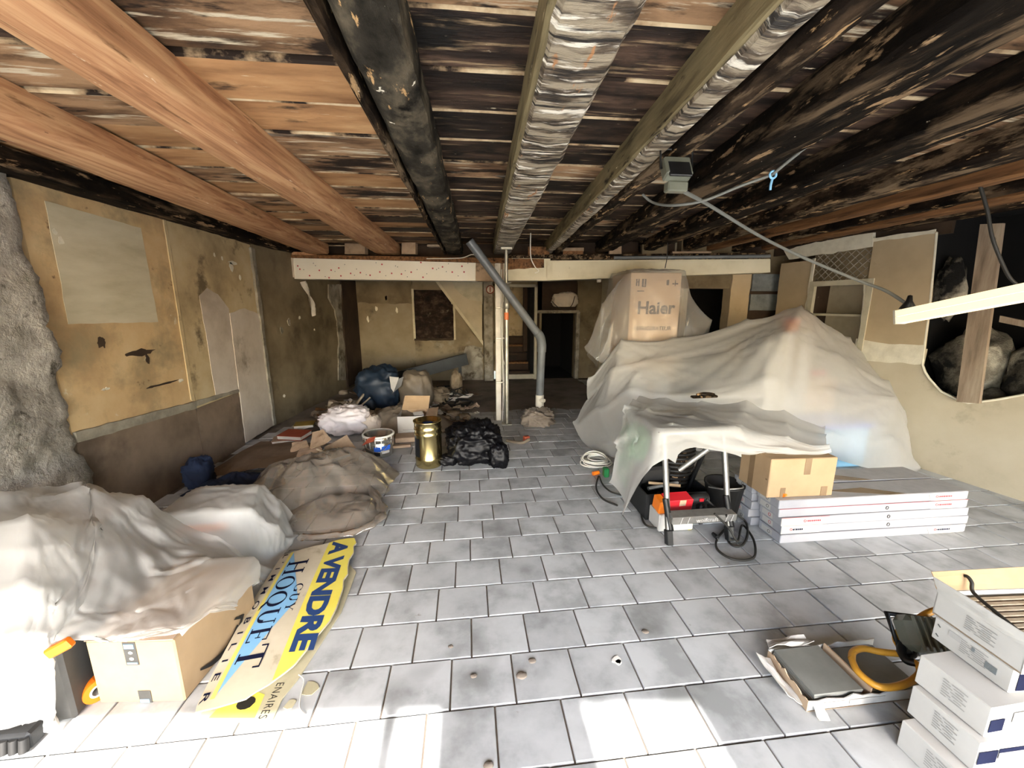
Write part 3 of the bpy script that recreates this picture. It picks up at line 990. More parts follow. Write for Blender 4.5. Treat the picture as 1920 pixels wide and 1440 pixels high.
# ---------------------------------------------------------------- right wall with hole and niche
lower = [(-4.15, 0), (2.9, 0), (2.9, .95), (1.58, .95), (1.45, 1.18), (1.0, 1.17)] + [RW.hit(*p) for p in ((1728, 685), (1733, 698), (1740, 709), (1752, 724), (1765, 735), (1782, 746), (1800, 752), (1815, 757), (1830, 755), (1870, 750), (1920, 740))] + [(-.1, .98), (-.45, 1.2), (-.45, 2.44), (-4.15, 2.44)]
wall_right = struct(panel(RW, lower, -.035, 0).build('wall_right', MT['tan_dull']))
panel(RW, [(1.005, 1.17), (1.45, 1.17), (1.6, 1.17), (1.62, 2.27), (1.10, 2.27), (1.035, 1.65)], -.02, .012).build('plasterboard', MT['tan_board'], wall_right, 'tan plasterboard sheet beside the hole')
panel(RW, rag([(1.0, 1.02), (1.60, .98), (1.63, 1.22), (1.3, 1.19), (1.0, 1.21)], .012, .05), .0, .014).build('joint_plaster', MT['white_plaster'], wall_right)
panel(RW, rag([(1.10, 2.25), (1.64, 2.25), (1.64, 2.29), (1.10, 2.29)], .01, .05), .0, .016).build('joint_plaster', MT['white_plaster'], wall_right)
panel(RW, rag([(1.565, 1.2), (1.60, 1.2), (1.64, 1.85), (1.60, 1.85)], .02, .05), .0, .015).build('joint_plaster', MT['white_plaster'], wall_right)
edge = [RW.hit(*p) for p in ((1757, 436), (1753, 480), (1747, 540), (1742, 590), (1735, 640), (1730, 684), (1735, 698), (1742, 709), (1766, 735), (1800, 751), (1816, 756), (1830, 754), (1870, 749), (1925, 739))]
MB().tube([RW.pt(s, z, .004) for s, z in edge], .010, 6).build('broken_edge', MT['white_plaster'], wall_right, 'white broken plaster edge of the hole')
panel(RW, rag([(1.62, 2.2), (2.6, 2.17), (2.7, 2.30), (1.64, 2.38)], .02, .06, 2), -.02, .02).build('plaster_band', MT['white_plaster'], wall_right)
panel(RW, rect(1.0, 2.9, 2.24, 2.46), -.06, -.02).build('wall_section', MT['soot_plaster'], wall_right)
panel(RW, rect(1.60, 2.26, 1.84, 2.22), -.04, 0).build('scratched_panel', MT['olive_plaster'], wall_right, 'plaster scratched with diamond lines')
m = MB()
for k in range(-4, 9):
    for sg in (1, -1):
        pts = []
        for i in range(14):
            t = i / 13
            s = 1.62 + .09 * k + sg * (t - .5) * .36 + (.16 if sg < 0 else 0)
            z = 1.86 + .34 * t
            if 1.62 < s < 2.24:
                pts.append(RW.pt(s, z, .002))
        if len(pts) > 2:
            m.tube(pts, .005, 4)
m.build('scratch_lines', MT['peel'], wall_right)
panel(RW, rag(rect(2.26, 2.72, .9, 2.13), .008), -.04, .004).build('plasterboard', MT['tan_board'], wall_right, 'narrow tan plasterboard sheet in the corner')
panel(RW, rag([(2.24, 1.3), (2.29, 1.3), (2.28, 2.15), (2.25, 2.15)], .01, .05), 0, .014).build('joint_plaster', MT['white_plaster'], wall_right)
# niche with frame and shelf
niche = thing('wall_niche', 'framed wall cupboard niche without door, one shelf inside, beside the tan plasterboard', 'niche', RW.pt(1.9, .95, 0))
panel(RW, rect(1.56, 2.26, .95, 1.86), -.30, -.28).build('back_board', MT['tan_dull'], niche)
panel(RW, rect(1.56, 1.58, .95, 1.86), -.30, -.02).build('side_board', MT['tan_dull'], niche)
panel(RW, rect(2.24, 2.26, .95, 1.86), -.30, -.02).build('side_board', MT['soot_plaster'], niche)
panel(RW, rect(1.56, 2.26, .95, .97), -.30, -.02).build('bottom_board', MT['tan_dull'], niche)
panel(RW, rect(1.56, 2.26, 1.85, 1.87), -.30, -.02).build('top_board', MT['tan_dull'], niche)
panel(RW, rect(1.58, 2.24, 1.46, 1.485), -.28, -.03).build('shelf', MT['sill_white'], niche)
panel(RW, rect(1.545, 1.60, .94, 1.87), -.02, .025).build('frame_stile', MT['sill_white'], niche)
panel(RW, rect(2.20, 2.26, .94, 1.87), -.02, .025).build('frame_stile', MT['sill_white'], niche)
panel(RW, rect(1.60, 2.20, 1.81, 1.87), -.02, .025).build('frame_rail', MT['sill_white'], niche)
# void behind the hole
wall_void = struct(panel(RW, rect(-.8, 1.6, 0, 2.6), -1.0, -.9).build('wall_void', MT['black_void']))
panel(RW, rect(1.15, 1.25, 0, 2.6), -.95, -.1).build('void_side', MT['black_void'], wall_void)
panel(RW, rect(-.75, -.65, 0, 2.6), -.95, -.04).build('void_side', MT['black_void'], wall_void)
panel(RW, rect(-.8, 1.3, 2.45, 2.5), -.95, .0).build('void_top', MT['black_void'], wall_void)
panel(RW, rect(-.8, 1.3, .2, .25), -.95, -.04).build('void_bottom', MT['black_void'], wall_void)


def boulder(pl, s, z, d, rs, rz, rd, seed):
    m = MB()
    P = []
    for i in range(17):
        th = math.pi * i / 16
        row = []
        for j in range(24):
            ph = 2 * math.pi * j / 24
            x, y, w = math.sin(th) * math.cos(ph), math.sin(th) * math.sin(ph), math.cos(th)
            k = 1 + .28 * fbm(x * 1.6 + seed, y * 1.6, w * 1.6, 5) + .08 * noise.noise(Vector((x * 6, y * 6, w * 6 + seed)))
            row.append(pl.pt(s + rs * k * x, z + rz * k * w, d + rd * k * y))
        P.append(row)
    return m.grid(P, True, True)


for s, z, d, a, b, c_, sd in ((.84, 1.0, -.42, .26, .36, .28, 1), (.30, .95, -.45, .32, .36, .28, 2), (.62, .62, -.36, .4, .22, .22, 3), (-.2, .8, -.45, .3, .3, .25, 4), (1.05, 1.75, -.25, .10, .28, .12, 5)):
    boulder(RW, s, z, d, a, b, c_, sd).build('stone', MT['stone'], wall_void)
# weathered plank standing in the hole, and a slanting batten behind
m = MB()
a0, a1 = RW.hit(1800, 753), RW.hit(1843, 756)
b0, b1 = RW.hit(1845, 421), RW.hit(1888, 419)
m.prism([RW.pt(*a0, .050), RW.pt(*a1, .050), RW.pt(*b1, .050), RW.pt(*b0, .050)], RW.n * -.032)
tag(m.build('plank', MT['plank']), 'weathered upright plank nailed across the black hole in the wall', 'plank')
m = MB()
m.prism([RW.pt(*RW.hit(1860, 592), -.1), RW.pt(*RW.hit(1925, 606), -.1), RW.pt(*RW.hit(1925, 618), -.1), RW.pt(*RW.hit(1858, 604), -.1)], RW.n * -.03)
tag(m.build('batten', MT['plank']), 'short slanting batten inside the black wall hole behind the plank', 'batten')

# ---------------------------------------------------------------- front: shop front behind the camera
FR = Plane((0, -1.64), (1, -1.72), (0, 3))
wall_front = struct(panel(FR, rect(-3.2, 5.3, 2.15, 2.6), 0, .14).build('wall_front', MT['facade']))
panel(FR, rect(-3.2, -2.5, 0, 2.15), 0, .14).build('pier', MT['facade'], wall_front)
panel(FR, rect(-.362, -.315, 0, 2.15), 0, .06).build('mullion', MT['sill_white'], wall_front)
panel(FR, rect(-.145, .42, 0, 2.15), 0, .14).build('pier', MT['facade'], wall_front)  # added block; its shadow stands in for a person behind the camera
panel(FR, rect(.90, 1.02, 0, 2.15), 0, .14).build('pier', MT['facade'], wall_front)
panel(FR, rect(1.02, 4.9, 1.75, 2.15), 0, .03).build('added_sun_blocker', MT['sun_blocker'], wall_front)  # added to keep sun off the right side while sky light enters below
panel(FR, rect(4.9, 5.3, 0, 2.15), 0, .14).build('pier', MT['facade'], wall_front)
ground = struct(MB().box((1, -10.85, -.08), (34, 18, .1)).build('ground_outside', MT['pavement']))
# ================================================================== DRAPED FILM
def drape(net, sub=10, slack=.02, steps=120, boxes=(), seed=1, pin_all=True, free=(), grav=.00012, wr=.006, pull=1.0, floor_z=.006):
    """net: rows of 3-D points the film passes over. The net is refined, given a little slack and let
    sag under gravity over boxes (x0,x1,y0,y1,ztop) and the floor. Returns rows of points."""
    Rr, Cc = len(net), len(net[0])
    A = np.array([[tuple(p) for p in row] for row in net], float)
    n, m = (Rr - 1) * sub + 1, (Cc - 1) * sub + 1
    u = np.arange(n) / sub
    v = np.arange(m) / sub
    i0 = np.minimum(u.astype(int), Rr - 2)
    j0 = np.minimum(v.astype(int), Cc - 2)
    fu = (u - i0)[:, None, None]
    fv = (v - j0)[None, :, None]
    X = (A[i0][:, j0] * (1 - fu) * (1 - fv) + A[i0 + 1][:, j0] * fu * (1 - fv) + A[i0][:, j0 + 1] * (1 - fu) * fv + A[i0 + 1][:, j0 + 1] * fu * fv)
    rs = np.random.RandomState(seed)
    # smooth random field that says where there is more film than needed
    F = rs.rand(n // 4 + 3, m // 4 + 3)
    for _ in range(2):
        F = (F + np.roll(F, 1, 0) + np.roll(F, 1, 1) + np.roll(F, -1, 0) + np.roll(F, -1, 1)) / 5
    F = np.kron(F, np.ones((4, 4)))[:n, :m]
    F = (F - F.min()) / (F.max() - F.min() + 1e-9)
    Lh = np.linalg.norm(X[:, 1:] - X[:, :-1], axis=2) * (1 + slack * 2 * F[:, 1:])
    Lv = np.linalg.norm(X[1:] - X[:-1], axis=2) * (1 + slack * 2 * F[1:])
    Ld = np.linalg.norm(X[1:, 1:] - X[:-1, :-1], axis=2) * (1 + slack * 2 * F[1:, 1:])
    Le = np.linalg.norm(X[1:, :-1] - X[:-1, 1:], axis=2) * (1 + slack * 2 * F[1:, 1:])
    mg = .014
    boxes = [(a - mg, b + mg, c - mg, d + mg, e + mg) for a, b, c, d, e in boxes]
    T = X.copy()
    pin = np.zeros((n, m), bool)
    if pin_all:
        pin[::sub, ::sub] = True
    for (a, b) in free:
        pin[a * sub, b * sub] = False
    X = X + wr * (rs.rand(n, m, 3) - .5)
    V = np.zeros_like(X)

    def solve(X, s1, s2, L, k):
        a, b = X[s1], X[s2]
        d = b - a
        l = np.linalg.norm(d, axis=2) + 1e-9
        c = (d * ((l - L) / l * .5 * k)[:, :, None])
        X[s1] += c
        X[s2] -= c

    for it in range(steps):
        V *= .94
        V[:, :, 2] -= grav
        Xo = X.copy()
        X = X + V
        for _ in range(5):
            for p in (0, 1):
                solve(X, np.s_[:, p:m - 1:2], np.s_[:, p + 1:m:2], Lh[:, p::2], 1.)
                solve(X, np.s_[p:n - 1:2, :], np.s_[p + 1:n:2, :], Lv[p::2], 1.)
            for p in (0, 1):
                solve(X, np.s_[p:n - 1:2, :m - 1], np.s_[p + 1:n:2, 1:], Ld[p::2], .5)
                solve(X, np.s_[p:n - 1:2, 1:], np.s_[p + 1:n:2, :m - 1], Le[p::2], .5)
            # a little bending stiffness
            X[1:-1] += (X[2:] + X[:-2] - 2 * X[1:-1]) * .012
            X[:, 1:-1] += (X[:, 2:] + X[:, :-2] - 2 * X[:, 1:-1]) * .012
            X[pin] += (T[pin] - X[pin]) * pull
            for (x0, x1, y0, y1, zt) in boxes:
                ins = (X[:, :, 0] > x0) & (X[:, :, 0] < x1) & (X[:, :, 1] > y0) & (X[:, :, 1] < y1) & (X[:, :, 2] < zt)
                if ins.any():
                    q = X[ins]
                    ds = np.stack([q[:, 0] - x0, x1 - q[:, 0], q[:, 1] - y0, y1 - q[:, 1], zt - q[:, 2]], 1)
                    w = ds.argmin(1)
                    k = np.arange(len(q))
                    mv = ds[k, w]
                    q[w == 0, 0] -= mv[w == 0]
                    q[w == 1, 0] += mv[w == 1]
                    q[w == 2, 1] -= mv[w == 2]
                    q[w == 3, 1] += mv[w == 3]
                    q[w == 4, 2] += mv[w == 4]
                    X[ins] = q
            X[:, :, 2] = np.maximum(X[:, :, 2], floor_z)
        V = X - Xo
    return X


def crease(X, peaks=(), sub=10, seed=0, gen=.0012, freq=4.0):
    """sharp folds: rays running out from the places that carry the film, and random wrinkles"""
    n, m = X.shape[:2]
    Du = np.gradient(X, axis=0)
    Dv = np.gradient(X, axis=1)
    Nn = np.cross(Du, Dv)
    Nn /= (np.linalg.norm(Nn, axis=2, keepdims=True) + 1e-9)
    flip = np.where(Nn[:, :, 2:3] < 0, -1, 1)
    Nn = Nn * flip
    lu, lv = np.linalg.norm(Du, axis=2).mean(), np.linalg.norm(Dv, axis=2).mean()
    D = np.zeros((n, m))
    for (pi, pj, amp, k, ln) in peaks:
        for i in range(n):
            for j in range(m):
                a, b = (i - pi * sub) * lu, (j - pj * sub) * lv
                r = math.hypot(a, b)
                if r > ln * 3.2:
                    continue
                th = math.atan2(a, b)
                f = 1 - 2.2 * abs(noise.noise(Vector((math.cos(th) * k + seed, math.sin(th) * k, r * .8 + pi * 3.1 + pj))))
                g = 1 - 2.2 * abs(noise.noise(Vector((math.cos(th) * k * 2.3 + seed, math.sin(th) * k * 2.3, 7 + pi + pj))))
                D[i, j] += .75 * amp * (f + .45 * g) * min(1, r / .15) * math.exp(-(r / ln) ** 1.5)
    for i in range(n):
        for j in range(m):
            x, y, z = X[i, j]
            w = 1 - 2 * abs(noise.noise(Vector((x * freq + seed, y * freq * .8, z * freq * 1.1))))
            w2 = 1 - 2 * abs(noise.noise(Vector((x * freq * 2.6 + seed, y * freq * 2, z * freq * 2.4))))
            D[i, j] += gen * (w + .45 * w2)
    Y = X + Nn * D[:, :, None]
    Y[:, :, 2] = np.maximum(Y[:, :, 2], .004)
    return Y


def off_wall(X):
    """the film lies against the side walls, not in them"""
    X = X.copy()
    p0, n = np.array(RW.p0), np.array(RW.n)
    d = (X - p0) @ n
    X += np.maximum(0, .03 - d)[:, :, None] * n
    X[:, :, 0] = np.maximum(X[:, :, 0], -2.47)
    return X


def film(name, X, mat, parent=None, label=None):
    m = MB()
    m.grid([[tuple(p) for p in row] for row in X], True)
    o = m.build(name, mat, parent, label)
    return o


def heap(cx, cy, rx, ry, h, seed, n=60, folds=1.0, rot=0., freq=3., edge=1.6):
    """crumpled film or cloth lying in a heap"""
    P = []
    for i in range(n + 1):
        r = i / n
        row = []
        for j in range(n * 2):
            a = 2 * math.pi * j / (n * 2)
            rr = r * (1 + .22 * noise.noise(Vector((math.cos(a) * 1.3 + seed, math.sin(a) * 1.3, 0))) + .09 * noise.noise(Vector((math.cos(a) * 4 + seed, math.sin(a) * 4, 3))))
            x, y = rx * rr * math.cos(a), ry * rr * math.sin(a)
            base = max(0., 1 - r ** edge)
            f = ridged(x * freq + seed * 3.1, y * freq, seed, 4)
            z = h * (base * (.55 + .5 * f * folds) + .0)
            z = max(0, z) + .004 + .012 * (1 - r) * 0
            if r > .85:
                z += .012 * abs(noise.noise(Vector((x * 18, y * 18, seed)))) * (1 if r < 1 else .2)
            dx = .03 * folds * noise.noise(Vector((x * 5, y * 5, seed + 9)))
            X_, Y_ = rot2(x + dx, y + dx * .7, rot)
            row.append((cx + X_, cy + Y_, z))
        P.append(row)
    return MB().grid(P, True, True)


def blob(c, rx, ry, rz, seed, amp=.25, freq=1.8, flat=.35, n=40, oct=5):
    """crumpled bag: closed, sitting on the floor"""
    P = []
    for i in range(n + 1):
        th = math.pi * i / n
        row = []
        for j in range(n * 2):
            ph = math.pi * j / n
            x, y, w = math.sin(th) * math.cos(ph), math.sin(th) * math.sin(ph), math.cos(th)
            e = .75
            x, y, w = [math.copysign(abs(t) ** e, t) for t in (x, y, w)]
            k = 1 + amp * (ridged(x * freq + seed, y * freq, w * freq, oct) - .45) + amp * .5 * noise.noise(Vector((x * 1.2 + seed, y * 1.2, w * 1.2)))
            z = c[2] + rz * (1 + w * k)
            row.append((c[0] + rx * k * x, c[1] + ry * k * y, max(c[2] + .003, z * 1.0 - flat * rz * .3)))
        P.append(row)
    return MB().grid(P, True, True)


def bent_sheet(pts, t=.004, nx=8, ny=8, sag=.0, seed=0, amp=.01):
    """pts: four corners; a sheet of card with thickness, slightly warped"""
    a, b, c, d = [Vector(p) for p in pts]
    nrm = (b - a).cross(d - a).normalized()
    if nrm.z < 0:
        nrm = -nrm
    top, bot = [], []
    for i in range(ny + 1):
        r0, r1 = [], []
        for j in range(nx + 1):
            u, v = j / nx, i / ny
            p = a * (1 - u) * (1 - v) + b * u * (1 - v) + c * u * v + d * (1 - u) * v
            p = p + nrm * (amp * noise.noise(Vector((u * 2.3 + seed, v * 2.3, seed))) + sag * 4 * u * (1 - u) * .5 + sag * 4 * v * (1 - v) * .5)
            r0.append(p + nrm * t)
            r1.append(p)
        top.append(r0)
        bot.append(r1)
    m = MB()
    m.grid(top, False)
    m.grid(bot, False)
    ring = [(0, j) for j in range(nx)] + [(i, nx) for i in range(ny)] + [(ny, j) for j in range(nx, 0, -1)] + [(i, 0) for i in range(ny, 0, -1)]
    k = len(ring)
    vs = [top[i][j] for i, j in ring] + [bot[i][j] for i, j in ring]
    m.add(vs, [(q, (q + 1) % k, (q + 1) % k + k, q + k) for q in range(k)])
    return m


def spline(pts, n=8, closed=False):
    """Catmull-Rom through points"""
    pts = [Vector(p) for p in pts]
    k = len(pts)
    out = []
    for i in range(k if closed else k - 1):
        p0 = pts[(i - 1) % k] if (i > 0 or closed) else pts[0]
        p1, p2 = pts[i], pts[(i + 1) % k]
        p3 = pts[(i + 2) % k] if (i + 2 < k or closed) else pts[-1]
        for j in range(n):
            t = j / n
            out.append(.5 * ((2 * p1) + (p2 - p0) * t + (2 * p0 - 5 * p1 + 4 * p2 - p3) * t * t + (3 * p1 - p0 - 3 * p2 + p3) * t ** 3))
    if not closed:
        out.append(pts[-1])
    return out


# ------------------------------------------------------------------ cartons
def carton(name, label, cat, c, s, rz, mat, group=None, tape=None, flaps=None):
    """closed carton as a thing: body, lid seam, tape strips on chosen faces; c: centre of its underside"""
    t = thing(name, label, cat, c, group)
    MB().cbox((c[0], c[1], c[2] + s[2] / 2), s, .006, rz).build('body', mat, t)
    return t


def on_box(c, s, rz, face):
    """frame on a face of a box: returns fn(u,v) with u in 0..width to the right as seen from outside, v in 0..height"""
    ex, ey = Vector((math.cos(rz), math.sin(rz), 0)), Vector((-math.sin(rz), math.cos(rz), 0))
    ez = Vector((0, 0, 1))
    o = Vector(c)
    e = .0016
    if face == 'front':
        return frame_fn(o - ex * s[0] / 2 - ey * (s[1] / 2 + e), ex, ez)
    if face == 'left':
        return frame_fn(o - ex * (s[0] / 2 + e) + ey * s[1] / 2, -ey, ez)
    if face == 'right':
        return frame_fn(o + ex * (s[0] / 2 + e) - ey * s[1] / 2, ey, ez)
    if face == 'back':
        return frame_fn(o + ex * s[0] / 2 + ey * (s[1] / 2 + e), -ex, ez)
    return frame_fn(o - ex * s[0] / 2 - ey * s[1] / 2 + ez * (s[2] + e), ex, ey)


class Patches:
    def __init__(self):
        self.l = []

    def build(self, name, mat, parent, label=None):
        for m in self.l:
            m.build(name, mat, parent, label)


def patch(fn, rs, th=.0008):
    r = Patches()
    for x0, y0, x1, y1 in rs:
        a, b, c, d = fn(x0, y0), fn(x1, y0), fn(x1, y1), fn(x0, y1)
        n = (b - a).cross(d - a).normalized()
        r.l.append(MB().prism([a, b, c, d], n * th))
    return r
# ================================================================== BEAM, PROP, PIPES, CABLES
beam = thing('support_beam', 'long cased ceiling beam across the back, spotted wallpaper on one half, cream on the other', 'beam', GI.pt(3.2, 1.94))
H = GI.hit


def strip(px0, px1, t0, t1, b0, b1):
    return [H(px0, b0), H(px1, b1), H(px1, t1), H(px0, t0)]


panel(GI, strip(552, 892, 484, 493, 523, 527), -.22, .02).build('papered_casing', MT['wallpaper'], beam, 'white wallpaper with small red and blue dots')
m = MB()
mr_ = random.Random(3)
dots = {'red': MB(), 'blue': MB()}
for k in range(46):
    px = 560 + 325 * ((k * .618) % 1)
    py = 492 + 29 * mr_.random()
    s, z = H(px, py)
    big = k % 2 == 0
    r = .014 if big else .008
    d = dots['red' if big else 'blue']
    d.prism([GI.pt(s + r * math.cos(a * 1.57 + .4), z + r * math.sin(a * 1.57 + .4), .021) for a in range(4)], GI.n * .0008)
dots['red'].build('red_dots', MT['print_red'], beam)
dots['blue'].build('blue_dots', MT['cinder'], beam)
panel(GI, strip(892, 946, 493, 494, 527, 527), -.2, .0).build('bare_timber', MT['brick_infill'], beam, 'bare timber section')
panel(GI, strip(944, 1032, 484, 485, 526, 526), -.2, .005).build('peeled_casing', MT['cream'], beam)
panel(GI, rag(strip(948, 1020, 485, 486, 506, 502), .02, .08), 0, .02).build('peeled_plaster', MT['timber_brown'], beam)
panel(GI, strip(1026, 1442, 489, 486, 526, 511), -.2, .03).build('cream_casing', MT['cream'], beam, 'cream painted casing')
panel(GI, strip(1036, 1438, 492, 489, 522, 508), .03, .038).build('cream_board', MT['cream'], beam)
panel(GI, strip(548, 960, 478, 485, 484, 494), -.25, .05).build('charred_top_plate', MT['timber_brown'], beam)
panel(GI, strip(948, 1445, 478, 474, 486, 487), -.25, .0).build('charred_top_plate', MT['char'], beam)
panel(GI, strip(552, 592, 473, 474, 479, 479), -.02, .06).build('wedge_block', MT['timber'], beam, 'orange wedge block on the beam')
s0, z0 = H(545, 487)
panel(GI, rag([(s0 - .08, z0 - .25), (s0 + .05, z0 - .25), (s0 + .05, z0 + .02), (s0 - .06, z0 + .0)], .02, .05), -.05, .06).build('plaster_fillet', MT['pale_plaster'], beam)
# infill blocks between the joist ends
for k, (a, b, t, bo, mt) in enumerate(((645, 683, 456, 476, 'brick_infill'), (752, 778, 452, 476, 'brick_infill'), (800, 830, 458, 462, 'stick'), (990, 1030, 462, 482, 'timber_brown'), (1053, 1095, 464, 470, 'brick_infill'), (1056, 1094, 470, 480, 'timber_brown'), (1143, 1166, 458, 479, 'brick_infill'), (1205, 1252, 458, 476, 'olive_plaster'), (1262, 1335, 471, 478, 'brick_infill'), (625, 680, 449, 455, 'stick'))):
    panel(GI, [H(a, bo), H(b, bo), H(b, t), H(a, t)], -.12, -.02).build('infill_block', MT[mt], beam)
panel(GI, [(-.1, 2.2), (6.6, 2.2), (6.6, 2.44), (-.1, 2.44)], -.30, -.26).build('infill_back', MT['soot_plaster'], beam)
# conduit fixed along the cream casing
m = MB()
m.tube([GI.pt(*H(1150, 484), .05), GI.pt(*H(1300, 483), .05), GI.pt(*H(1440, 481), .05)], .022, 10)
tag(m.build('conduit_pipe', MT['pvc']), 'grey conduit pipe running along the top of the cream beam', 'pipe')
# small tab of torn paper under the left end
m = bent_sheet([GI.pt(*H(540, 527), .04), GI.pt(*H(551, 528), .05), GI.pt(*H(553, 541), .06), GI.pt(*H(541, 540), .05)], .002, 3, 3)
tag(m.build('paper_scrap', MT['paper']), 'small torn paper scrap hanging below the end of the spotted beam', 'paper')
tag(MB().cbox(GI.pt(*H(1122, 527), .06), (.05, .05, .04), .006).build('junction_box', MT['white_pvc']), 'tiny white junction box under the cream beam', 'box')

# steel prop
prop = thing('steel_prop', 'slim galvanised steel prop with orange tape standing on the floor', 'prop', (.50, 5.17, 0))
MB().tube([(.50, 5.17, .01), (.50, 5.17, 1.62)], .028, 14).build('outer_tube', MT['galv'], prop)
MB().tube([(.50, 5.17, 1.58), (.498, 5.17, 2.27)], .022, 12).build('inner_tube', MT['galv'], prop)
MB().cbox((.50, 5.17, .006), (.13, .13, .012), .003).build('base_plate', MT['galv'], prop)
MB().cbox((.497, 5.17, 2.275), (.14, .14, .03), .003).build('head_plate', MT['galv'], prop)
MB().lathe((.50, 5.17, 1.60), [(.028, -.06), (.042, -.05), (.042, .02), (.036, .03), (.036, .16), (.042, .17), (.042, .24), (.022, .26)], 18).build('collar', MT['galv'], prop)
MB().lathe((.50, 5.17, 1.40), [(.0285, 0), (.0300, .002), (.0300, .09), (.0285, .092)], 16).build('tape_band', MT['orange_tape'], prop, 'orange tape band')
MB().tube([(.36, 5.14, 1.87), (.50, 5.14, 1.86), (.56, 5.15, 1.865)], .006, 6).build('pin', MT['galv'], prop)
# white pipe riser with thin pipes
ris = thing('pipe_riser', 'white service riser of thin pipes strapped together beside the steel prop', 'pipes', (.44, 5.35, 0))
MB().cbox((.405, 5.36, 1.06), (.075, .05, 2.12), .006).build('trunking', MT['white_pvc'], ris)
for k, (x, y, mt) in enumerate(((.455, 5.31, 'white_cable'), (.475, 5.33, 'white_pvc'))):
    pts = [(x + .012 * math.sin(z * 3 + k), y, z) for z in [i * .12 for i in range(18)]]
    MB().tube(pts, .008, 8).build('thin_pipe', MT[mt], ris)
for z in (.55, 1.15, 1.55):
    MB().cbox((.43, 5.315, z), (.12, .012, .02), .003).build('clip', MT['galv'], ris)
MB().tube([(.455, 5.31, .9), (.50, 5.29, .75), (.515, 5.29, .4), (.51, 5.29, .08)], .006, 8).build('loose_pipe', MT['white_cable'], ris)
# drain pipe: slanting, elbow, upright, into the floor
drain = thing('drain_pipe', 'grey plastic drain pipe slanting from the ceiling to an elbow and down to the floor', 'pipe', (.97, 5.3, 0))
P0, P1, P2, P3 = at(880, 452, 4.95), at(1013, 632, 5.2), at(1016, 648, 5.22), at(1012, 742, 5.28)
MB().tube([P0, P1], .052, 20, caps=True).build('slanting_length', MT['pvc'], drain)
MB().tube(spline([P1 + (P0 - P1) * .05, P1, P2 + (P1 - P2) * .1, P2 + (P3 - P2) * .12], 5), .060, 20).build('elbow', MT['pvc'], drain)
MB().tube([P2, P3], .052, 20).build('upright_length', MT['pvc'], drain)
P4 = Vector((P3.x, P3.y, .02))
MB().tube([P3 + (P2 - P3) * .02, P3 + (P4 - P3) * .55], .058, 20).build('white_coupling', MT['white_pvc'], drain, 'white coupling')
MB().tube([P3 + (P4 - P3) * .15 + Vector((.0, -.04, 0)), P3 + (P4 - P3) * .15 + Vector((.05, -.09, 0))], .026, 14).build('side_branch', MT['white_pvc'], drain)
MB().tube([P3 + (P4 - P3) * .55, P4], .050, 20).build('lower_length', MT['pvc_dark'], drain)
# rubble lump around the foot of the drain
b_ = blob((P4.x - .05, P4.y - .18, 0), .20, .16, .11, 5, .5, 2.4)
tag(b_.build('rubble_heap', MT['dust_floor']), 'grey lump of rubble round the foot of the drain pipe', 'rubble')
m = MB()
m.tube(spline([fl(950, 826, .02), fl(965, 829, .02), fl(980, 830, .03), fl(992, 824, .05)], 5), .018, 8)
tag(m.build('flexible_hose', MT['film_grey']), 'short ribbed grey hose end by the drain foot', 'hose')
tag(MB().cbox(fl(987, 822, .05), (.07, .05, .06), .006, .4).build('red_scrap', MT['rust_red']), 'small dark red scrap beside the drain foot', 'scrap')

# thin cables
def cable(name, pts, r, mat, label, cat='cable', n=8, seg=6):
    return tag(MB().tube(spline(pts, n), r, seg).build(name, mat), label, cat)


cable('white_wire', [at(800, 485, 5.6), at(862, 484, 5.3), at(890, 478, 5.1), at(915, 505, 5.05), at(945, 548, 5.2)], .006, MT['white_cable'], 'white wire following the slanting drain pipe to the riser')
cable('hanging_wire', [at(995, 437, 4.9), at(995, 480, 4.9), at(1003, 500, 4.95), at(1010, 508, 4.95), at(1003, 512, 4.95)], .006, MT['white_cable'], 'bent white wire hanging in front of the beam')
cable('hanging_wire', [at(1252, 450, 4.6), at(1251, 480, 4.6), at(1247, 503, 4.6)], .005, MT['dark_cable'], 'short dark wire hanging above the wrapped refrigerator carton')

# floodlight under the joists
F0 = fl(1272, 315, 2.22)
fld = thing('floodlight', 'small grey floodlight with bracket fixed under a charred joist', 'floodlight', F0)
MB().cbox(F0 + Vector((0, .02, .0)), (.13, .06, .10), .008, 0, -.5).build('housing', MT['lamp_grey'], fld)
MB().cbox(F0 + Vector((0, -.012, -.008)), (.11, .012, .08), .003, 0, -.5).build('glass', MT['black_plastic'], fld)
for k in range(5):
    MB().box(F0 + Vector((-.045 + .0225 * k, .06, .02)), (.006, .03, .08), 0, -.5).build('fin', MT['lamp_grey'], fld)
m = MB()
m.tube([F0 + Vector((-.075, .02, 0)), F0 + Vector((-.08, .03, .09)), F0 + Vector((.08, .03, .09)), F0 + Vector((.075, .02, 0))], .007, 6)
m.build('bracket', MT['black_plastic'], fld)
MB().cbox(F0 + Vector((.01, .03, -.075)), (.10, .05, .045), .006).build('junction', MT['lamp_grey'], fld)
cable('lamp_cable', [F0 + Vector((.02, .03, -.08)), at(1330, 385, 2.3), at(1420, 440, 2.6), at(1500, 480, 2.75), at(1600, 522, 2.7), at(1660, 545, 2.55), at(1700, 570, 2.42)], .011, MT['grey_cable'], 'dark cable running from the floodlight down to the batten lamp')
cable('lamp_cable', [at(1205, 365, 2.5), at(1225, 380, 2.45), at(1262, 385, 2.3), at(1320, 376, 2.2), at(1390, 348, 2.12), at(1447, 328, 2.1)], .008, MT['grey_cable'], 'thin sagging cable under the black joists up to the blue tie')
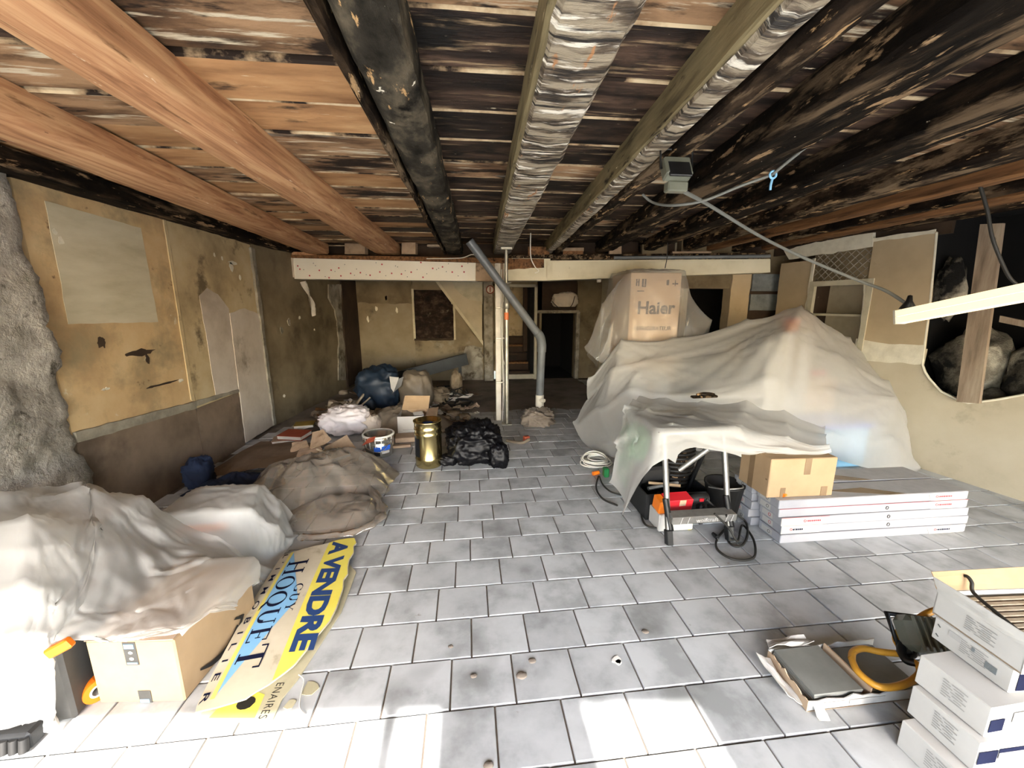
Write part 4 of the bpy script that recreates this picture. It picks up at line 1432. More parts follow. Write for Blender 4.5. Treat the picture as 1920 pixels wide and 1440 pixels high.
cable('lamp_cable', [at(1447, 328, 2.1), at(1530, 260, 1.9), at(1640, 170, 1.6), at(1760, 85, 1.35), at(1860, -30, 1.15)], .008, MT['grey_cable'], 'pale cable stretched from the blue tie towards the camera along the joists')
T0 = at(1448, 328, 2.095)
tie = thing('cable_tie', 'pale blue tie knotted round the cable under the joists', 'tie', T0)
MB().tube([T0 + Vector((.018 * math.cos(a), -.005, .018 * math.sin(a))) for a in [i * .524 for i in range(12)]], .006, 6, True).build('loop', MT['cyan_tie'], tie)
MB().tube(spline([T0 + Vector((0, -.005, -.018)), T0 + Vector((-.006, -.006, -.05)), T0 + Vector((-.004, -.004, -.075))], 5), .006, 6).build('tail', MT['cyan_tie'], tie)
cable('lamp_cable', [at(1805, 255, 2.35), at(1828, 320, 2.3), at(1850, 390, 2.25), at(1862, 450, 2.22), at(1888, 512, 2.2), at(1905, 532, 2.18)], .010, MT['dark_cable'], 'dark cable hanging from the ceiling in front of the plank to the lamp')
# batten lamp
A0, A1 = at(1688, 594, 2.42), at(1960, 540, 1.72)
bat = thing('batten_lamp', 'long glowing white batten lamp hanging askew in front of the black wall hole', 'lamp', A0)
ax = (A1 - A0).normalized()
nx_ = Vector((0, 0, 1)).cross(ax).normalized()
nu = ax.cross(nx_)
for w, (o1, o2, mat, nm) in enumerate((((-.036, -.046), (.036, -.004), 'diffuser', 'diffuser'), ((-.034, .0), (.034, .042), 'diffuser', 'housing'))):
    pr = [nx_ * o1[0] + nu * o1[1], nx_ * o2[0] + nu * o1[1], nx_ * o2[0] + nu * o2[1], nx_ * o1[0] + nu * o2[1]]
    MB().prism([A0 + q for q in pr], A1 - A0).build(nm, MT[mat], bat)
pr = [nx_ * a + nu * b for a, b in ((-.038, -.049), (.038, -.049), (.038, .045), (-.038, .045))]
MB().prism([A0 + q - ax * .012 for q in pr], ax * .014).build('end_cap', MT['white_pvc'], bat)
B0 = at(1703, 573, 2.40)
bl = MB().lathe((0, 0, 0), [(.0, .09), (.012, .085), (.018, .05), (.045, .0), (.04, -.004), (0, -.005)], 14)
bl.v = [tuple(B0 + Vector(q) + Vector((0, 0, -.02))) for q in bl.v]
bl.build('cable_gland', MT['black_plastic'], bat)
# ================================================================== RIGHT SIDE: CARTONS, FILM, WORKBENCH
# refrigerator carton, wrapped
HC, HS, HR = (2.16, 4.78, 0), (.60, .62, 1.95), -.02
fr = thing('refrigerator_carton', 'tall brown refrigerator carton with black lettering under a clear dust sheet', 'carton', HC)
MB().cbox((HC[0], HC[1], HS[2] / 2), HS, .008, HR).build('body', MT['kraft_pale'], fr)
fb = fr.children[0]
f_ = on_box(HC, HS, HR, 'front')
m = MB()
vf = text2d('Haier', .20, .006)
put_flat(m, vf, lambda u, v: f_(.09 + u * 1.0, 1.49 + v))
m.build('lettering', MT['print_grey'], fb)
m = MB()
put_flat(m, text2d('REFRIGERATEUR', .062, .001), lambda u, v: f_(.06 + u, 1.30 + v))
m.build('lettering', MT['print_grey'], fb)
patch(f_, [(.06, 1.80, .075, 1.88), (.085, 1.80, .10, 1.88), (.07, 1.84, .09, 1.85), (.13, 1.80, .15, 1.88), (.16, 1.80, .18, 1.88), (.13, 1.79, .18, 1.80), (.42, 1.81, .45, 1.87), (.49, 1.82, .56, 1.835), (.52, 1.80, .53, 1.87), (.08, 1.74, .16, 1.75)]).build('handling_marks', MT['print_grey'], fb)
patch(f_, [(.0, 1.0, .60, 1.02)]).build('strap', MT['white_pvc'], fb)
# clear sheet over it
zt = 1.962
hx0, hx1, hy0, hy1 = 1.85, 2.47, 4.46, 5.1
net = [
    [at(1120, 690, 5.15), at(1130, 600, 5.15), (1.86, 5.1, zt - .05), (2.46, 5.1, zt - .05), (2.75, 5.1, 1.4), (2.85, 5.08, 1.0)],
    [at(1100, 665, 4.9), (1.80, 4.85, 1.55), (1.85, 4.8, zt), (2.47, 4.8, zt), (2.72, 4.75, 1.45), (2.85, 4.7, 1.05)],
    [at(1096, 650, 4.55), at(1130, 570, 4.45), (1.845, 4.455, zt), (2.475, 4.455, zt), at(1300, 565, 4.38), at(1335, 600, 4.35)],
    [at(1112, 668, 4.4), at(1150, 600, 4.36), (1.88, 4.42, 1.5), (2.44, 4.42, 1.5), at(1290, 590, 4.3), at(1330, 620, 4.3)],
    [at(1130, 680, 4.35), at(1150, 650, 4.33), (1.92, 4.40, 1.05), (2.42, 4.40, 1.05), at(1280, 640, 4.3), at(1320, 650, 4.3)],
]
X = drape(net, 14, .008, 40, boxes=[(hx0 - .005, hx1 + .005, hy0 - .005, hy1 + .005, zt)], seed=4)
tag(film('dust_sheet', crease(X, [(2, 2, .02, 5, .5), (2, 3, .02, 5, .5), (2, 0, .015, 5, .25)], 14, 2), MT['film_clear']), 'clear dust sheet hung over the tall refrigerator carton', 'dust sheet')

# things under the big sheet
u1 = thing('storage_carton', 'large pale carton under the peak of the big dust sheet', 'carton', (3.35, 4.05, 0))
MB().cbox((3.4, 4.0, .66), (.44, .40, 1.30), .01, .1).build('body', MT['grey_card'], u1)
MB().cbox((3.42, 3.797, 1.0), (.08, .004, .5), .001, .1).build('tape', MT['kraft_tape'], u1)
u2 = thing('storage_carton', 'pale carton under the low left end of the big dust sheet', 'carton', (1.95, 4.2, 0))
MB().cbox((1.92, 4.12, .43), (.42, .42, .84), .01, -.1).build('body', MT['grey_card'], u2)
MB().cbox((1.90, 3.905, .6), (.07, .004, .4), .001, -.1).build('tape', MT['kraft_tape'], u2)
u3 = thing('white_cupboard_door', 'narrow white panel standing upright under the big dust sheet', 'panel', (3.02, 3.6, 0))
MB().cbox((3.06, 3.64, .62), (.22, .04, 1.22), .005, .1, -.06).build('board', MT['white_card'], u3)
MB().cbox((3.17, 3.63, .62), (.02, .05, 1.22), .003, .1, -.06).build('edge_strip', MT['white_pvc'], u3)
u4 = thing('blue_crate', 'blue plastic crate seen dimly through the big dust sheet', 'crate', (3.62, 3.45, 0))
MB().cbox((3.62, 3.50, .22), (.55, .38, .42), .02).build('body', MT['sign_blue'], u4)
MB().cbox((3.62, 3.50, .44), (.59, .42, .04), .01).build('rim', MT['blue_label'], u4)
u5 = thing('orange_bucket', 'orange bucket near the sheet peak seen dimly through the film', 'bucket', (3.42, 3.92, 1.31))
MB().lathe((3.42, 3.92, 1.312), [(0, 0), (.07, 0), (.09, .13), (.085, .13), (.066, .01)], 20).build('bucket_body', MT['orange'], u5)
MB().lathe((3.42, 3.92, 1.44), [(.088, 0), (.095, 0), (.095, .012), (.088, .012)], 20).build('bucket_rim', MT['red_plastic'], u5)
u6 = thing('red_toolbox', 'red toolbox seen dimly through the far slope of the big sheet', 'toolbox', (3.72, 3.75, 0))
MB().cbox((3.80, 3.95, .42), (.34, .3, .82), .02).build('body', MT['kraft_pale'], u6)
MB().cbox((3.80, 3.95, .86), (.20, .14, .05), .01).build('lid', MT['red_plastic'], u6)
u7 = thing('folding_table', 'low table under the middle of the big dust sheet', 'table', (2.55, 3.75, 0))
MB().cbox((2.65, 3.85, .70), (.7, .6, .03), .004).build('top', MT['grey_card'], u7)
for dx in (-.3, .3):
    for dy in (-.25, .25):
        MB().box((2.65 + dx, 3.85 + dy, .345), (.04, .04, .68)).build('leg', MT['alu'], u7)

# the big sheet
net = [
    [at(1110, 720, 4.40), (1.72, 4.36, 1.0), (2.1, 4.36, .98), (2.72, 4.42, 1.1), (3.4, 4.6, 1.2), (3.9, 4.6, 1.0), (4.12, 4.5, .8), (4.2, 4.4, .4)],
    [at(1103, 708, 4.30), at(1165, 636, 4.20), at(1262, 633, 4.20), at(1400, 600, 4.05), at(1503, 573, 3.85), at(1592, 636, 3.92), at(1655, 692, 3.9), at(1712, 735, 3.95)],
    [at(1100, 750, 4.25), at(1150, 690, 4.02), at(1212, 676, 3.95), at(1330, 668, 3.80), at(1478, 622, 3.55), at(1570, 664, 3.55), at(1665, 715, 3.6), at(1724, 790, 3.7)],
    [at(1074, 790, 4.35), at(1118, 765, 3.95), at(1182, 728, 3.75), at(1305, 735, 3.42), at(1440, 706, 3.30), at(1560, 730, 3.30), at(1680, 744, 3.38), at(1728, 830, 3.45)],
    [at(1100, 832, 4.22), at(1135, 832, 3.8), at(1195, 800, 3.55), at(1310, 770, 3.30), at(1440, 790, 3.15), at(1560, 810, 3.12), at(1672, 820, 3.2), at(1728, 862, 3.28)],
    [fl(1105, 840, .01), fl(1150, 858, .01), fl(1205, 860, .01), (2.0, 3.25, .3), (2.5, 3.05, .36), (3.0, 2.98, .35), fl(1662, 882, .02), fl(1727, 882, .02)],
]
SHA = film('dust_sheet', off_wall(crease(drape(net, 14, .007, 40, boxes=[(1.70, 2.15, 3.90, 4.34, .86), (3.17, 3.63, 3.78, 4.22, 1.32), (2.3, 3.0, 3.55, 4.15, .72), (3.36, 3.92, 3.31, 3.70, .47), (2.94, 3.2, 3.58, 3.7, 1.24), (2.0, 3.45, 2.2, 2.66, .33)], seed=11), [(1, 4, .036, 6.5, .9), (1, 1, .024, 6, .6), (2, 2, .020, 5, .4), (2, 5, .018, 6, .5), (3, 6, .022, 6, .5), (3, 2, .014, 5, .35)], 14, 5)), MT['film'])
tag(SHA, 'big milky dust sheet peaked like a tent over stacked goods', 'dust sheet')

# workbench (folding step): A-frame
wb = thing('workbench', 'small folding aluminium step bench with black legs under the front dust sheet', 'workbench', (1.55, 2.5, 0))
for x, nm in ((1.335, 0), (1.775, 1)):
    MB().tube([(x - .01, 2.30, .012), (x, 2.50, .72)], .020, 4).build('front_leg', MT['alu'] if nm else MT['alu'], wb)
    MB().cbox((x - .012, 2.305, .05), (.042, .05, .10), .005, 0, -.28).build('leg_shoe', MT['black_plastic'], wb)
    MB().tube([(x + .005, 2.315, .09), (x - .022, 2.37, .30)], .021, 4).build('leg_sleeve', MT['black_plastic'], wb)
    MB().tube([(x + .0, 2.90, .012), (x, 2.60, .72)], .017, 4).build('rear_leg', MT['black_plastic'], wb)
MB().cbox((1.555, 2.32, .185), (.46, .09, .055), .006, 0, .1).build('step', MT['alu'], wb, 'embossed aluminium step')
f_ = frame_fn((1.43, 2.272, .168), (1, 0, 0), (0, 0, 1))
m = MB()
vf = text2d('wolfcraft', .040, .0005)
put_flat(m, vf, lambda u, v: f_(u * 1.1 + .06, v))
m.build('embossed_lettering', MT['grey_card'], wb)
for dx in (-.17, -.12, .15, .19):
    MB().box((1.555 + dx, 2.271, .185), (.004, .004, .05), 0, 0, .3).build('embossed_rib', MT['grey_card'], wb)
MB().tube([(1.50, 2.55, .42), (1.66, 2.48, .60)], .018, 8).build('cross_strut', MT['alu'], wb)
MB().cbox((1.55, 2.66, .735), (.56, .42, .03), .006).build('top_board', MT['alu'], wb)
# flooring boxes: two stacks of five
FC = [(2.765, 2.32), (2.735, 2.545)]
lay_z = .064
fl_lab = {
    (0, 0): 'lowest long white flooring box of the front stack, blue-grey print, beside the cable',
    (0, 1): 'second lowest long white flooring box of the front stack, round mark in the middle',
    (0, 2): 'middle long white flooring box of the front stack, red lettering at its near end',
    (0, 3): 'second topmost long white flooring box of the front stack',
    (0, 4): 'topmost long flooring box of the front stack, grey top with brown stripe',
    (1, 0): 'lowest flooring box of the rear stack behind the front stack',
    (1, 1): 'second lowest flooring box of the rear stack',
    (1, 2): 'middle flooring box of the rear stack',
    (1, 3): 'second topmost flooring box of the rear stack',
    (1, 4): 'topmost flooring box of the rear stack under the dust sheet'}
for st in (1, 0):
    for k in range(5):
        dx = [.03, .035, .02, 0., -.015][k] if st == 0 else [.02, 0, .01, .01, 0][k]
        c = (FC[st][0] + dx, FC[st][1] + (.004 * (k % 2)), k * lay_z)
        s = (1.43, .205, .061)
        rz = (-.012 if st == 0 else -.02) + [.004, -.003, .002, .0, .003][k]
        t = thing('flooring_box', fl_lab[(st, k)], 'box', c, 'long white flooring boxes')
        MB().cbox((c[0], c[1], c[2] + s[2] / 2), s, .004, rz).build('body', MT['white_card_cool'], t)
        bd = t.children[0]
        top = on_box(c, s, rz, 'top')
        lf = on_box(c, s, rz, 'left')
        fr_ = on_box(c, s, rz, 'front')
        if k == 4:
            patch(top, [(.002, .002, 1.428, .203)]).build('grey_top', MT['grey_card'], bd)
            tp2 = lambda u, v: top(u, v) + Vector((0, 0, .001))
            m = MB()
            m.prism([tp2(.42, .10), tp2(.82, .004), tp2(.95, .004), tp2(.72, .12)], (0, 0, .0006))
            m.build('brown_stripe', MT['kraft_tape'], bd)
        # end label
        patch(lf, [(.03, .012, .13, .052)]).build('end_label', MT['white_card'], bd)
        m = MB()
        m.tube([lf(.10 + .011 * math.cos(a), .031 + .011 * math.sin(a)) for a in [i * .524 for i in range(12)]], .0022, 4, True)
        m.build('round_mark', MT['print_red'] if k in (1, 2) else MT['print_grey'], bd)
        if st == 0:
            if k in (4, 3, 0):
                u0 = 1.17
                sl_ = [(u0 - .06, .06), (u0 + .24, .06), (u0 + .24, .002), (u0 - .03, .002)]
            elif k == 2:
                sl_ = [(.0, .06), (.28, .06), (.33, .03), (.31, .002), (.0, .002)]
                u0 = .16
            else:
                sl_ = [(.0, .06), (.33, .06), (.29, .002), (.0, .002)]
                u0 = .06
            MB().prism([fr_(*p) for p in sl_], (0, -.0006, 0)).build('white_field', MT['white_card'], bd)
            fr2 = lambda u, v: fr_(u, v) + Vector((0, -.0012, 0))
            m = MB()
            bars = []
            ub = u0 + .025
            for w_ in ((.006, .012, .010, .012, .011, .009, .012, .010) if k != 1 else (.010, .004, .012, .009, .012, .010)):
                bars.append((ub, .026, ub + w_, .038 if w_ > .005 else .040))
                ub += w_ + .003
            put_flat(m, rects(bars), fr2)
            m.build('lettering', MT['print_red'] if k in (2, 3, 4) else MT['navy'], bd)
            m = MB()
            m.tube([fr2(u0 + .011 + .008 * math.cos(a), .033 + .008 * math.sin(a)) for a in [i * .524 for i in range(12)]], .0018, 4, True)
            m.build('emblem', MT['print_red'], bd)
            if k in (2, 3):
                patch(fr_, [(.0, .0595, 1.43 if k == 3 else .35, .0618)]).build('red_line', MT['print_red'], bd)
            if k in (1, 2, 3):
                m = MB()
                m.tube([fr2(.80 + .010 * math.cos(a), .03 + .012 * math.sin(a)) for a in [i * .524 for i in range(12)]], .002, 4, True)
                m.build('recycling_mark', MT['print_grey'], bd)
# carton on the flooring boxes
CC, CS, CR = (2.21, 2.405, .322), (.47, .30, .275), -.03
ct = thing('taped_carton', 'tan carton with brown tape standing on the white flooring boxes', 'carton', CC)
MB().cbox((CC[0], CC[1], CC[2] + CS[2] / 2), CS, .005, CR).build('body', MT['kraft'], ct)
f_ = on_box(CC, CS, CR, 'front')
patch(f_, [(.24, .16, .285, .274), (.09, .002, .125, .07), (.38, .002, .425, .07)]).build('tape', MT['kraft_tape'], ct.children[0])
f2 = on_box(CC, CS, CR, 'left')
patch(f2, [(.10, .002, .15, .274), (.27, .12, .285, .13)]).build('tape', MT['kraft_tape'], ct.children[0])
patch(on_box(CC, CS, CR, 'top'), [(.0, .145, .47, .149)]).build('lid_seam', MT['kraft_dusty'], ct.children[0])
# orange marker on the boxes
mk = thing('orange_knife', 'orange-handled cutter lying in front of the taped carton', 'knife', fl(1475, 925, .325))
q0, q1 = fl(1468, 929, .338), fl(1484, 922, .338)
MB().tube([q0, q1], [.013, .011], 10).build('handle', MT['orange'], mk)
MB().tube([q1, fl(1490, 919, .336)], .007, 8).build('blade_guard', MT['black_plastic'], mk)

# front sheet over bench and carton
net = [
    [at(1200, 738, 3.70), at(1250, 746, 3.52), at(1315, 750, 3.38), at(1400, 750, 3.27), at(1470, 768, 3.19), at(1548, 798, 3.13)],
    [at(1186, 748, 3.3), at(1232, 756, 3.2), at(1312, 764, 3.05), at(1396, 772, 2.9), at(1475, 792, 2.78), at(1550, 814, 2.72)],
    [at(1170, 760, 2.98), at(1216, 764, 2.88), at(1300, 778, 2.70), at(1390, 796, 2.50), at(1478, 818, 2.36), at(1556, 833, 2.26)],
    [at(1152, 830, 2.90), at(1196, 835, 2.72), at(1262, 822, 2.55), at(1390, 828, 2.42), at(1478, 838, 2.30), at(1559, 841, 2.245)],
    [at(1142, 905, 2.88), at(1166, 970, 2.62), at(1258, 862, 2.50), at(1390, 857, 2.38), at(1472, 852, 2.285), at(1561, 848, 2.24)],
]
SHB = film('dust_sheet', crease(drape(net, 14, .007, 40, boxes=[(1.26, 1.84, 2.45, 2.88, .752), (1.97, 2.46, 2.24, 2.57, .60)], seed=23), [(2, 0, .018, 6.0, .4), (2, 1, .014, 6, .35), (2, 3, .010, 5, .3), (4, 2, .012, 5, .25)], 14, 9), MT['film'])
tag(SHB, 'milky dust sheet over the step bench, its corner hanging to the floor', 'dust sheet')
# dark iron piece lying on the sheet
ir = at(1320, 746, 3.2)
ik = thing('iron_bracket', 'small dark iron fitting lying in the dip of the dust sheet', 'bracket', ir)
MB().cbox(ir + Vector((0, 0, .012)), (.24, .05, .02), .006, .05).build('bar', MT['char_black'], ik)
MB().tube(spline([ir + Vector((-.08, -.01, .03)), ir + Vector((-.03, -.02, .045)), ir + Vector((.04, -.01, .04)), ir + Vector((.09, 0, .028))], 5), .012, 8).build('handle', MT['char'], ik)

# clutter under the bench
tb = thing('tool_tray', 'black open tool tray with tools under the step bench', 'tray', (1.55, 2.78, 0))
MB().box((1.55, 2.78, .01), (.5, .34, .015)).build('base', MT['black_plastic'], tb)
for dy in (-.17, .17):
    MB().cbox((1.55, 2.78 + dy, .11), (.5, .012, .2), .003).build('side', MT['black_plastic'], tb)
for dx in (-.25, .25):
    MB().cbox((1.55 + dx, 2.78, .11), (.012, .34, .2), .003).build('end', MT['black_plastic'], tb)
MB().cbox((1.47, 2.90, .24), (.30, .10, .14), .02, .1).build('tool', MT['black_rubber'], tb)
MB().tube([(1.36, 2.72, .20), (1.62, 2.76, .22)], .014, 8).build('tool', MT['alu'], tb)
MB().tube([(1.40, 2.80, .21), (1.6, 2.68, .23)], .012, 8).build('tool', MT['kraft'], tb)
pk = thing('red_pack', 'red and orange printed pack lying under the step bench', 'pack', (1.46, 2.48, 0))
MB().cbox((1.47, 2.50, .20), (.20, .10, .10), .006, .05, .2).build('body', MT['red_plastic'], pk)
MB().cbox((1.345, 2.50, .19), (.055, .10, .10), .006, .05, .2).build('end', MT['orange'], pk)
MB().cbox((1.49, 2.448, .215), (.05, .004, .05), .001, .05, .2).build('label_dot', MT['kraft_pale'], pk)
MB().cbox((1.45, 2.52, .07), (.26, .16, .13), .006).build('tray_below', MT['white_card'], pk)
cs = thing('cable_reel', 'dark ribbed cable reel standing behind the step bench leg', 'reel', (1.72, 2.95, 0))
MB().lathe((1.72, 3.05, .0), [(.02, .01), (.20, .01), (.20, .05), (.17, .06), (.17, .50), (.20, .51), (.20, .55), (.02, .56)], 28).build('drum', MT['char_black'], cs)
m = MB()
for k in range(12):
    m.tube([(1.72 + .172 * math.cos(a), 3.05 + .172 * math.sin(a), .08 + .035 * k) for a in [i * .3 for i in range(21)]], .012, 6, True)
m.build('winding', MT['black_rubber'], cs)
bk = thing('black_bucket', 'black rubber bucket beside the flooring boxes under the front sheet', 'bucket', (1.86, 2.50, 0))
MB().lathe((1.90, 2.60, 0), [(0, .005), (.10, .005), (.135, .27), (.14, .27), (.14, .285), (.125, .28), (.095, .02)], 26).build('body', MT['black_rubber'], bk)
MB().tube(spline([(1.765, 2.58, .26), (1.80, 2.46, .30), (1.92, 2.44, .31), (2.035, 2.58, .26)], 6), .006, 6).build('handle', MT['alu'], bk)
ht = thing('hand_tool', 'black power tool with red mark lying below the bench top', 'tool', (1.63, 2.52, 0))
MB().tube(spline([(1.58, 2.56, .17), (1.65, 2.53, .20), (1.72, 2.52, .20)], 5), [.04] * 11, 12).build('motor', MT['black_rubber'], ht)
MB().cbox((1.66, 2.50, .10), (.05, .06, .16), .012, .2).build('handle', MT['black_plastic'], ht)
MB().cbox((1.655, 2.485, .21), (.035, .01, .025), .003).build('mark', MT['red_plastic'], ht)
gb = thing('green_bag', 'dark green bag hanging behind the step bench', 'bag', (1.52, 3.1, 0))
blob((1.47, 3.2, 0), .16, .12, .30, 9, .25).build('body', MT['green_plastic'], gb)
MB().tube(spline([(1.40, 3.2, .55), (1.42, 3.18, .66), (1.52, 3.18, .66), (1.54, 3.2, .55)], 5), .01, 6).build('strap', MT['black_rubber'], gb)
cable('power_cable', [(1.62, 2.28, .22), (1.72, 2.26, .12), (1.78, 2.24, .03), fl(1392, 985, .012), fl(1412, 1010, .012), fl(1416, 1040, .012), fl(1400, 1050, .012), fl(1370, 1047, .012), fl(1345, 1030, .012), fl(1345, 1010, .012), fl(1365, 985, .012), (1.80, 2.40, .1), (1.66, 2.44, .24)], .0075, MT['dark_cable'], 'black power cable looping on the tiles in front of the bench', n=8)
cable('power_cable', [(1.70, 2.27, .21), fl(1360, 1000, .012), fl(1372, 1022, .012), fl(1392, 1022, .012), fl(1402, 1000, .012), fl(1395, 975, .03), (1.86, 2.5, .12)], .0075, MT['dark_cable'], 'second black cable loop inside the larger loop beside the bench leg')
q = fl(1345, 1008, .02)
pl = thing('mains_plug', 'small black mains plug lying by the bench foot', 'plug', q)
MB().tube([q, q + Vector((.0, .05, .0))], [.016, .012], 10).build('body', MT['black_plastic'], pl)
MB().tube([q, q + Vector((-.008, -.02, 0))], .003, 6).build('pin', MT['alu'], pl)
MB().tube([q + Vector((.008, 0, 0)), q + Vector((.002, -.02, 0))], .003, 6).build('pin', MT['alu'], pl)
# white extension cable coil with orange socket and green part
wc = thing('extension_cable', 'coil of white extension cable on the floor beside the big dust sheet', 'cable', (1.25, 3.72, 0))
for k in range(9):
    cx, cy = 1.27 + R.uniform(-.03, .03), 3.70 + R.uniform(-.03, .03)
    rr = .12 + R.uniform(-.03, .025)
    tl = R.uniform(.1, .5)
    pts = [(cx + rr * math.cos(a), cy + rr * .8 * math.sin(a), .012 + .006 * k + .12 * max(0, math.sin(a)) * tl + .02 * tl) for a in [i * .3142 for i in range(20)]]
    MB().tube(pts, .0065, 6, True).build('coil_loop', MT['white_cable'], wc)
q = fl(1112, 888, .02)
MB().tube([q, q + Vector((.06, .02, .0))], .020, 10).build('socket_end', MT['orange'], wc)
MB().cbox(fl(1136, 885, .05), (.05, .07, .09), .01).build('green_block', MT['green_plastic'], wc)
cable('power_cable', [fl(1122, 893, .012), fl(1118, 915, .012), fl(1130, 935, .012), fl(1158, 948, .012)], .008, MT['dark_cable'], 'black cable curving from the white coil under the sheet corner')
cable('power_cable', [fl(1124, 893, .012), fl(1130, 908, .012), fl(1145, 922, .012), fl(1165, 928, .012)], .007, MT['dark_cable'], 'thin dark cable inside the curve beside the white coil')
cable('power_cable', [fl(1205, 955, .012), fl(1203, 968, .012), fl(1212, 985, .012), fl(1235, 990, .02), fl(1260, 985, .03)], .0075, MT['dark_cable'], 'black cable behind the near bench leg')
cable('cord_scrap', [fl(1283, 988, .01), fl(1290, 992, .01), fl(1297, 990, .01), fl(1290, 984, .01), fl(1282, 984, .01)], .006, MT['sign_pale_yellow'], 'tiny yellow cord scrap below the aluminium step', 'cord')
# ================================================================== LEFT SIDE
# parcel carton
AC, AS, AR = (-1.335, 1.735, 0), (.345, .48, .295), -.09
am = thing('parcel_carton', 'brown parcel carton with black curved arrow, half covered by the near dust sheet', 'carton', AC)
MB().cbox((AC[0], AC[1], AS[2] / 2), AS, .006, AR).build('body', MT['kraft'], am)
f_ = on_box(AC, AS, AR, 'front')
patch(f_, [(.145, .185, .195, .29)]).build('parcel_tape', MT['case_grey'], am.children[0], 'grey printed parcel tape')
f3 = lambda u, v: f_(u, v) + Vector((0, -.0016, 0))
patch(f3, [(.15, .262, .188, .282), (.15, .19, .190, .198)]).build('tape_print', MT['sign_blue'], am.children[0])
m = MB()
for v in (.215, .243):
    m.prism([f3(.171 + .009 * math.cos(a * .7), v + .007 * math.sin(a * .7)) for a in range(9)], (0, -.0006, 0))
m.build('tape_dots', MT['white_card'], am.children[0])
patch(f_, [(.165, .002, .215, .06)]).build('tape_end', MT['case_grey'], am.children[0])
patch(f3, [(.168, .004, .205, .02)]).build('blue_sticker', MT['sign_blue'], am.children[0])
bent_sheet([f_(.0, .296), f_(.345, .296), f_(.335, .298) + Vector((0, .15, .0)), f_(.01, .298) + Vector((0, .15, .0))], .004, 6, 4, .004, 3, .008).build('flap', MT['kraft_dusty'], am)
_ex, _ey = Vector((math.cos(AR), math.sin(AR), 0)), Vector((-math.sin(AR), math.cos(AR), 0))
_p = Vector(AC) + _ex * (AS[0] / 2) - _ey * (AS[1] / 2)
rb = Plane((_p.x, _p.y), ((_p + _ey).x, (_p + _ey).y), (5, 1.7))
c1 = spline([Vector((*rb.hit(373, 1256), 0)), Vector((*rb.hit(400, 1240), 0)), Vector((*rb.hit(425, 1212), 0)), Vector((*rb.hit(444, 1172), 0))], 6)
m = MB()
L_, R_ = [], []
for i, p in enumerate(c1):
    w = .002 + .011 * math.sin(math.pi * min(1, (i + 1) / (len(c1) + 1)) * .85)
    d = (c1[min(i + 1, len(c1) - 1)] - c1[max(i - 1, 0)]).normalized()
    L_.append(rb.pt(p.x - d.y * w, p.y + d.x * w, .006))
    R_.append(rb.pt(p.x + d.y * w, p.y - d.x * w, .006))
m.grid([L_, R_], False)
h_ = [rb.pt(*rb.hit(*p), .006) for p in ((436, 1163), (440, 1158), (456, 1151), (454, 1158), (447, 1182), (444, 1178), (449, 1160))]
m.prism(h_, rb.n * .0006)
m.build('curved_arrow', MT['print_black'], am.children[0])
# charcoal case beside it
cs = thing('tool_case', 'charcoal tool case with orange latch standing beside the parcel carton', 'case', (-1.64, 1.62, 0))
MB().cbox((-1.655, 1.70, .16), (.14, .52, .32), .012, .10).build('body', MT['case_grey'], cs)
MB().cbox(at(112, 1214, 1.43), (.085, .03, .04), .006, .10, 0, -.45).build('latch', MT['orange'], cs, 'orange latch')
MB().cbox((-1.655, 1.70, .335), (.05, .18, .03), .01, .10).build('handle', MT['black_plastic'], cs)
tr = thing('tape_roll', 'roll of orange tape on the floor between the case and the parcel carton', 'tape roll', (-1.555, 1.53, 0))
rc = Vector((-1.555, 1.535, .048))
for nm, r0, r1, mt in (('tape_winding', .026, .046, 'orange'), ('paper_core', .018, .026, 'white_card')):
    P = []
    for a in range(24):
        an = a * math.pi / 12
        d = Vector((math.cos(an) * .45, math.cos(an) * .2, math.sin(an)))
        d = Vector((.5 * math.cos(an), .86 * math.cos(an), math.sin(an)))
        ax_ = Vector((.86, -.5, 0)) * .022
        P.append([rc + d * r0 - ax_, rc + d * r1 - ax_, rc + d * r1 + ax_, rc + d * r0 + ax_, rc + d * r0 - ax_])
    P.append(P[0])
    MB().grid(P, False).build(nm, MT[mt], tr)
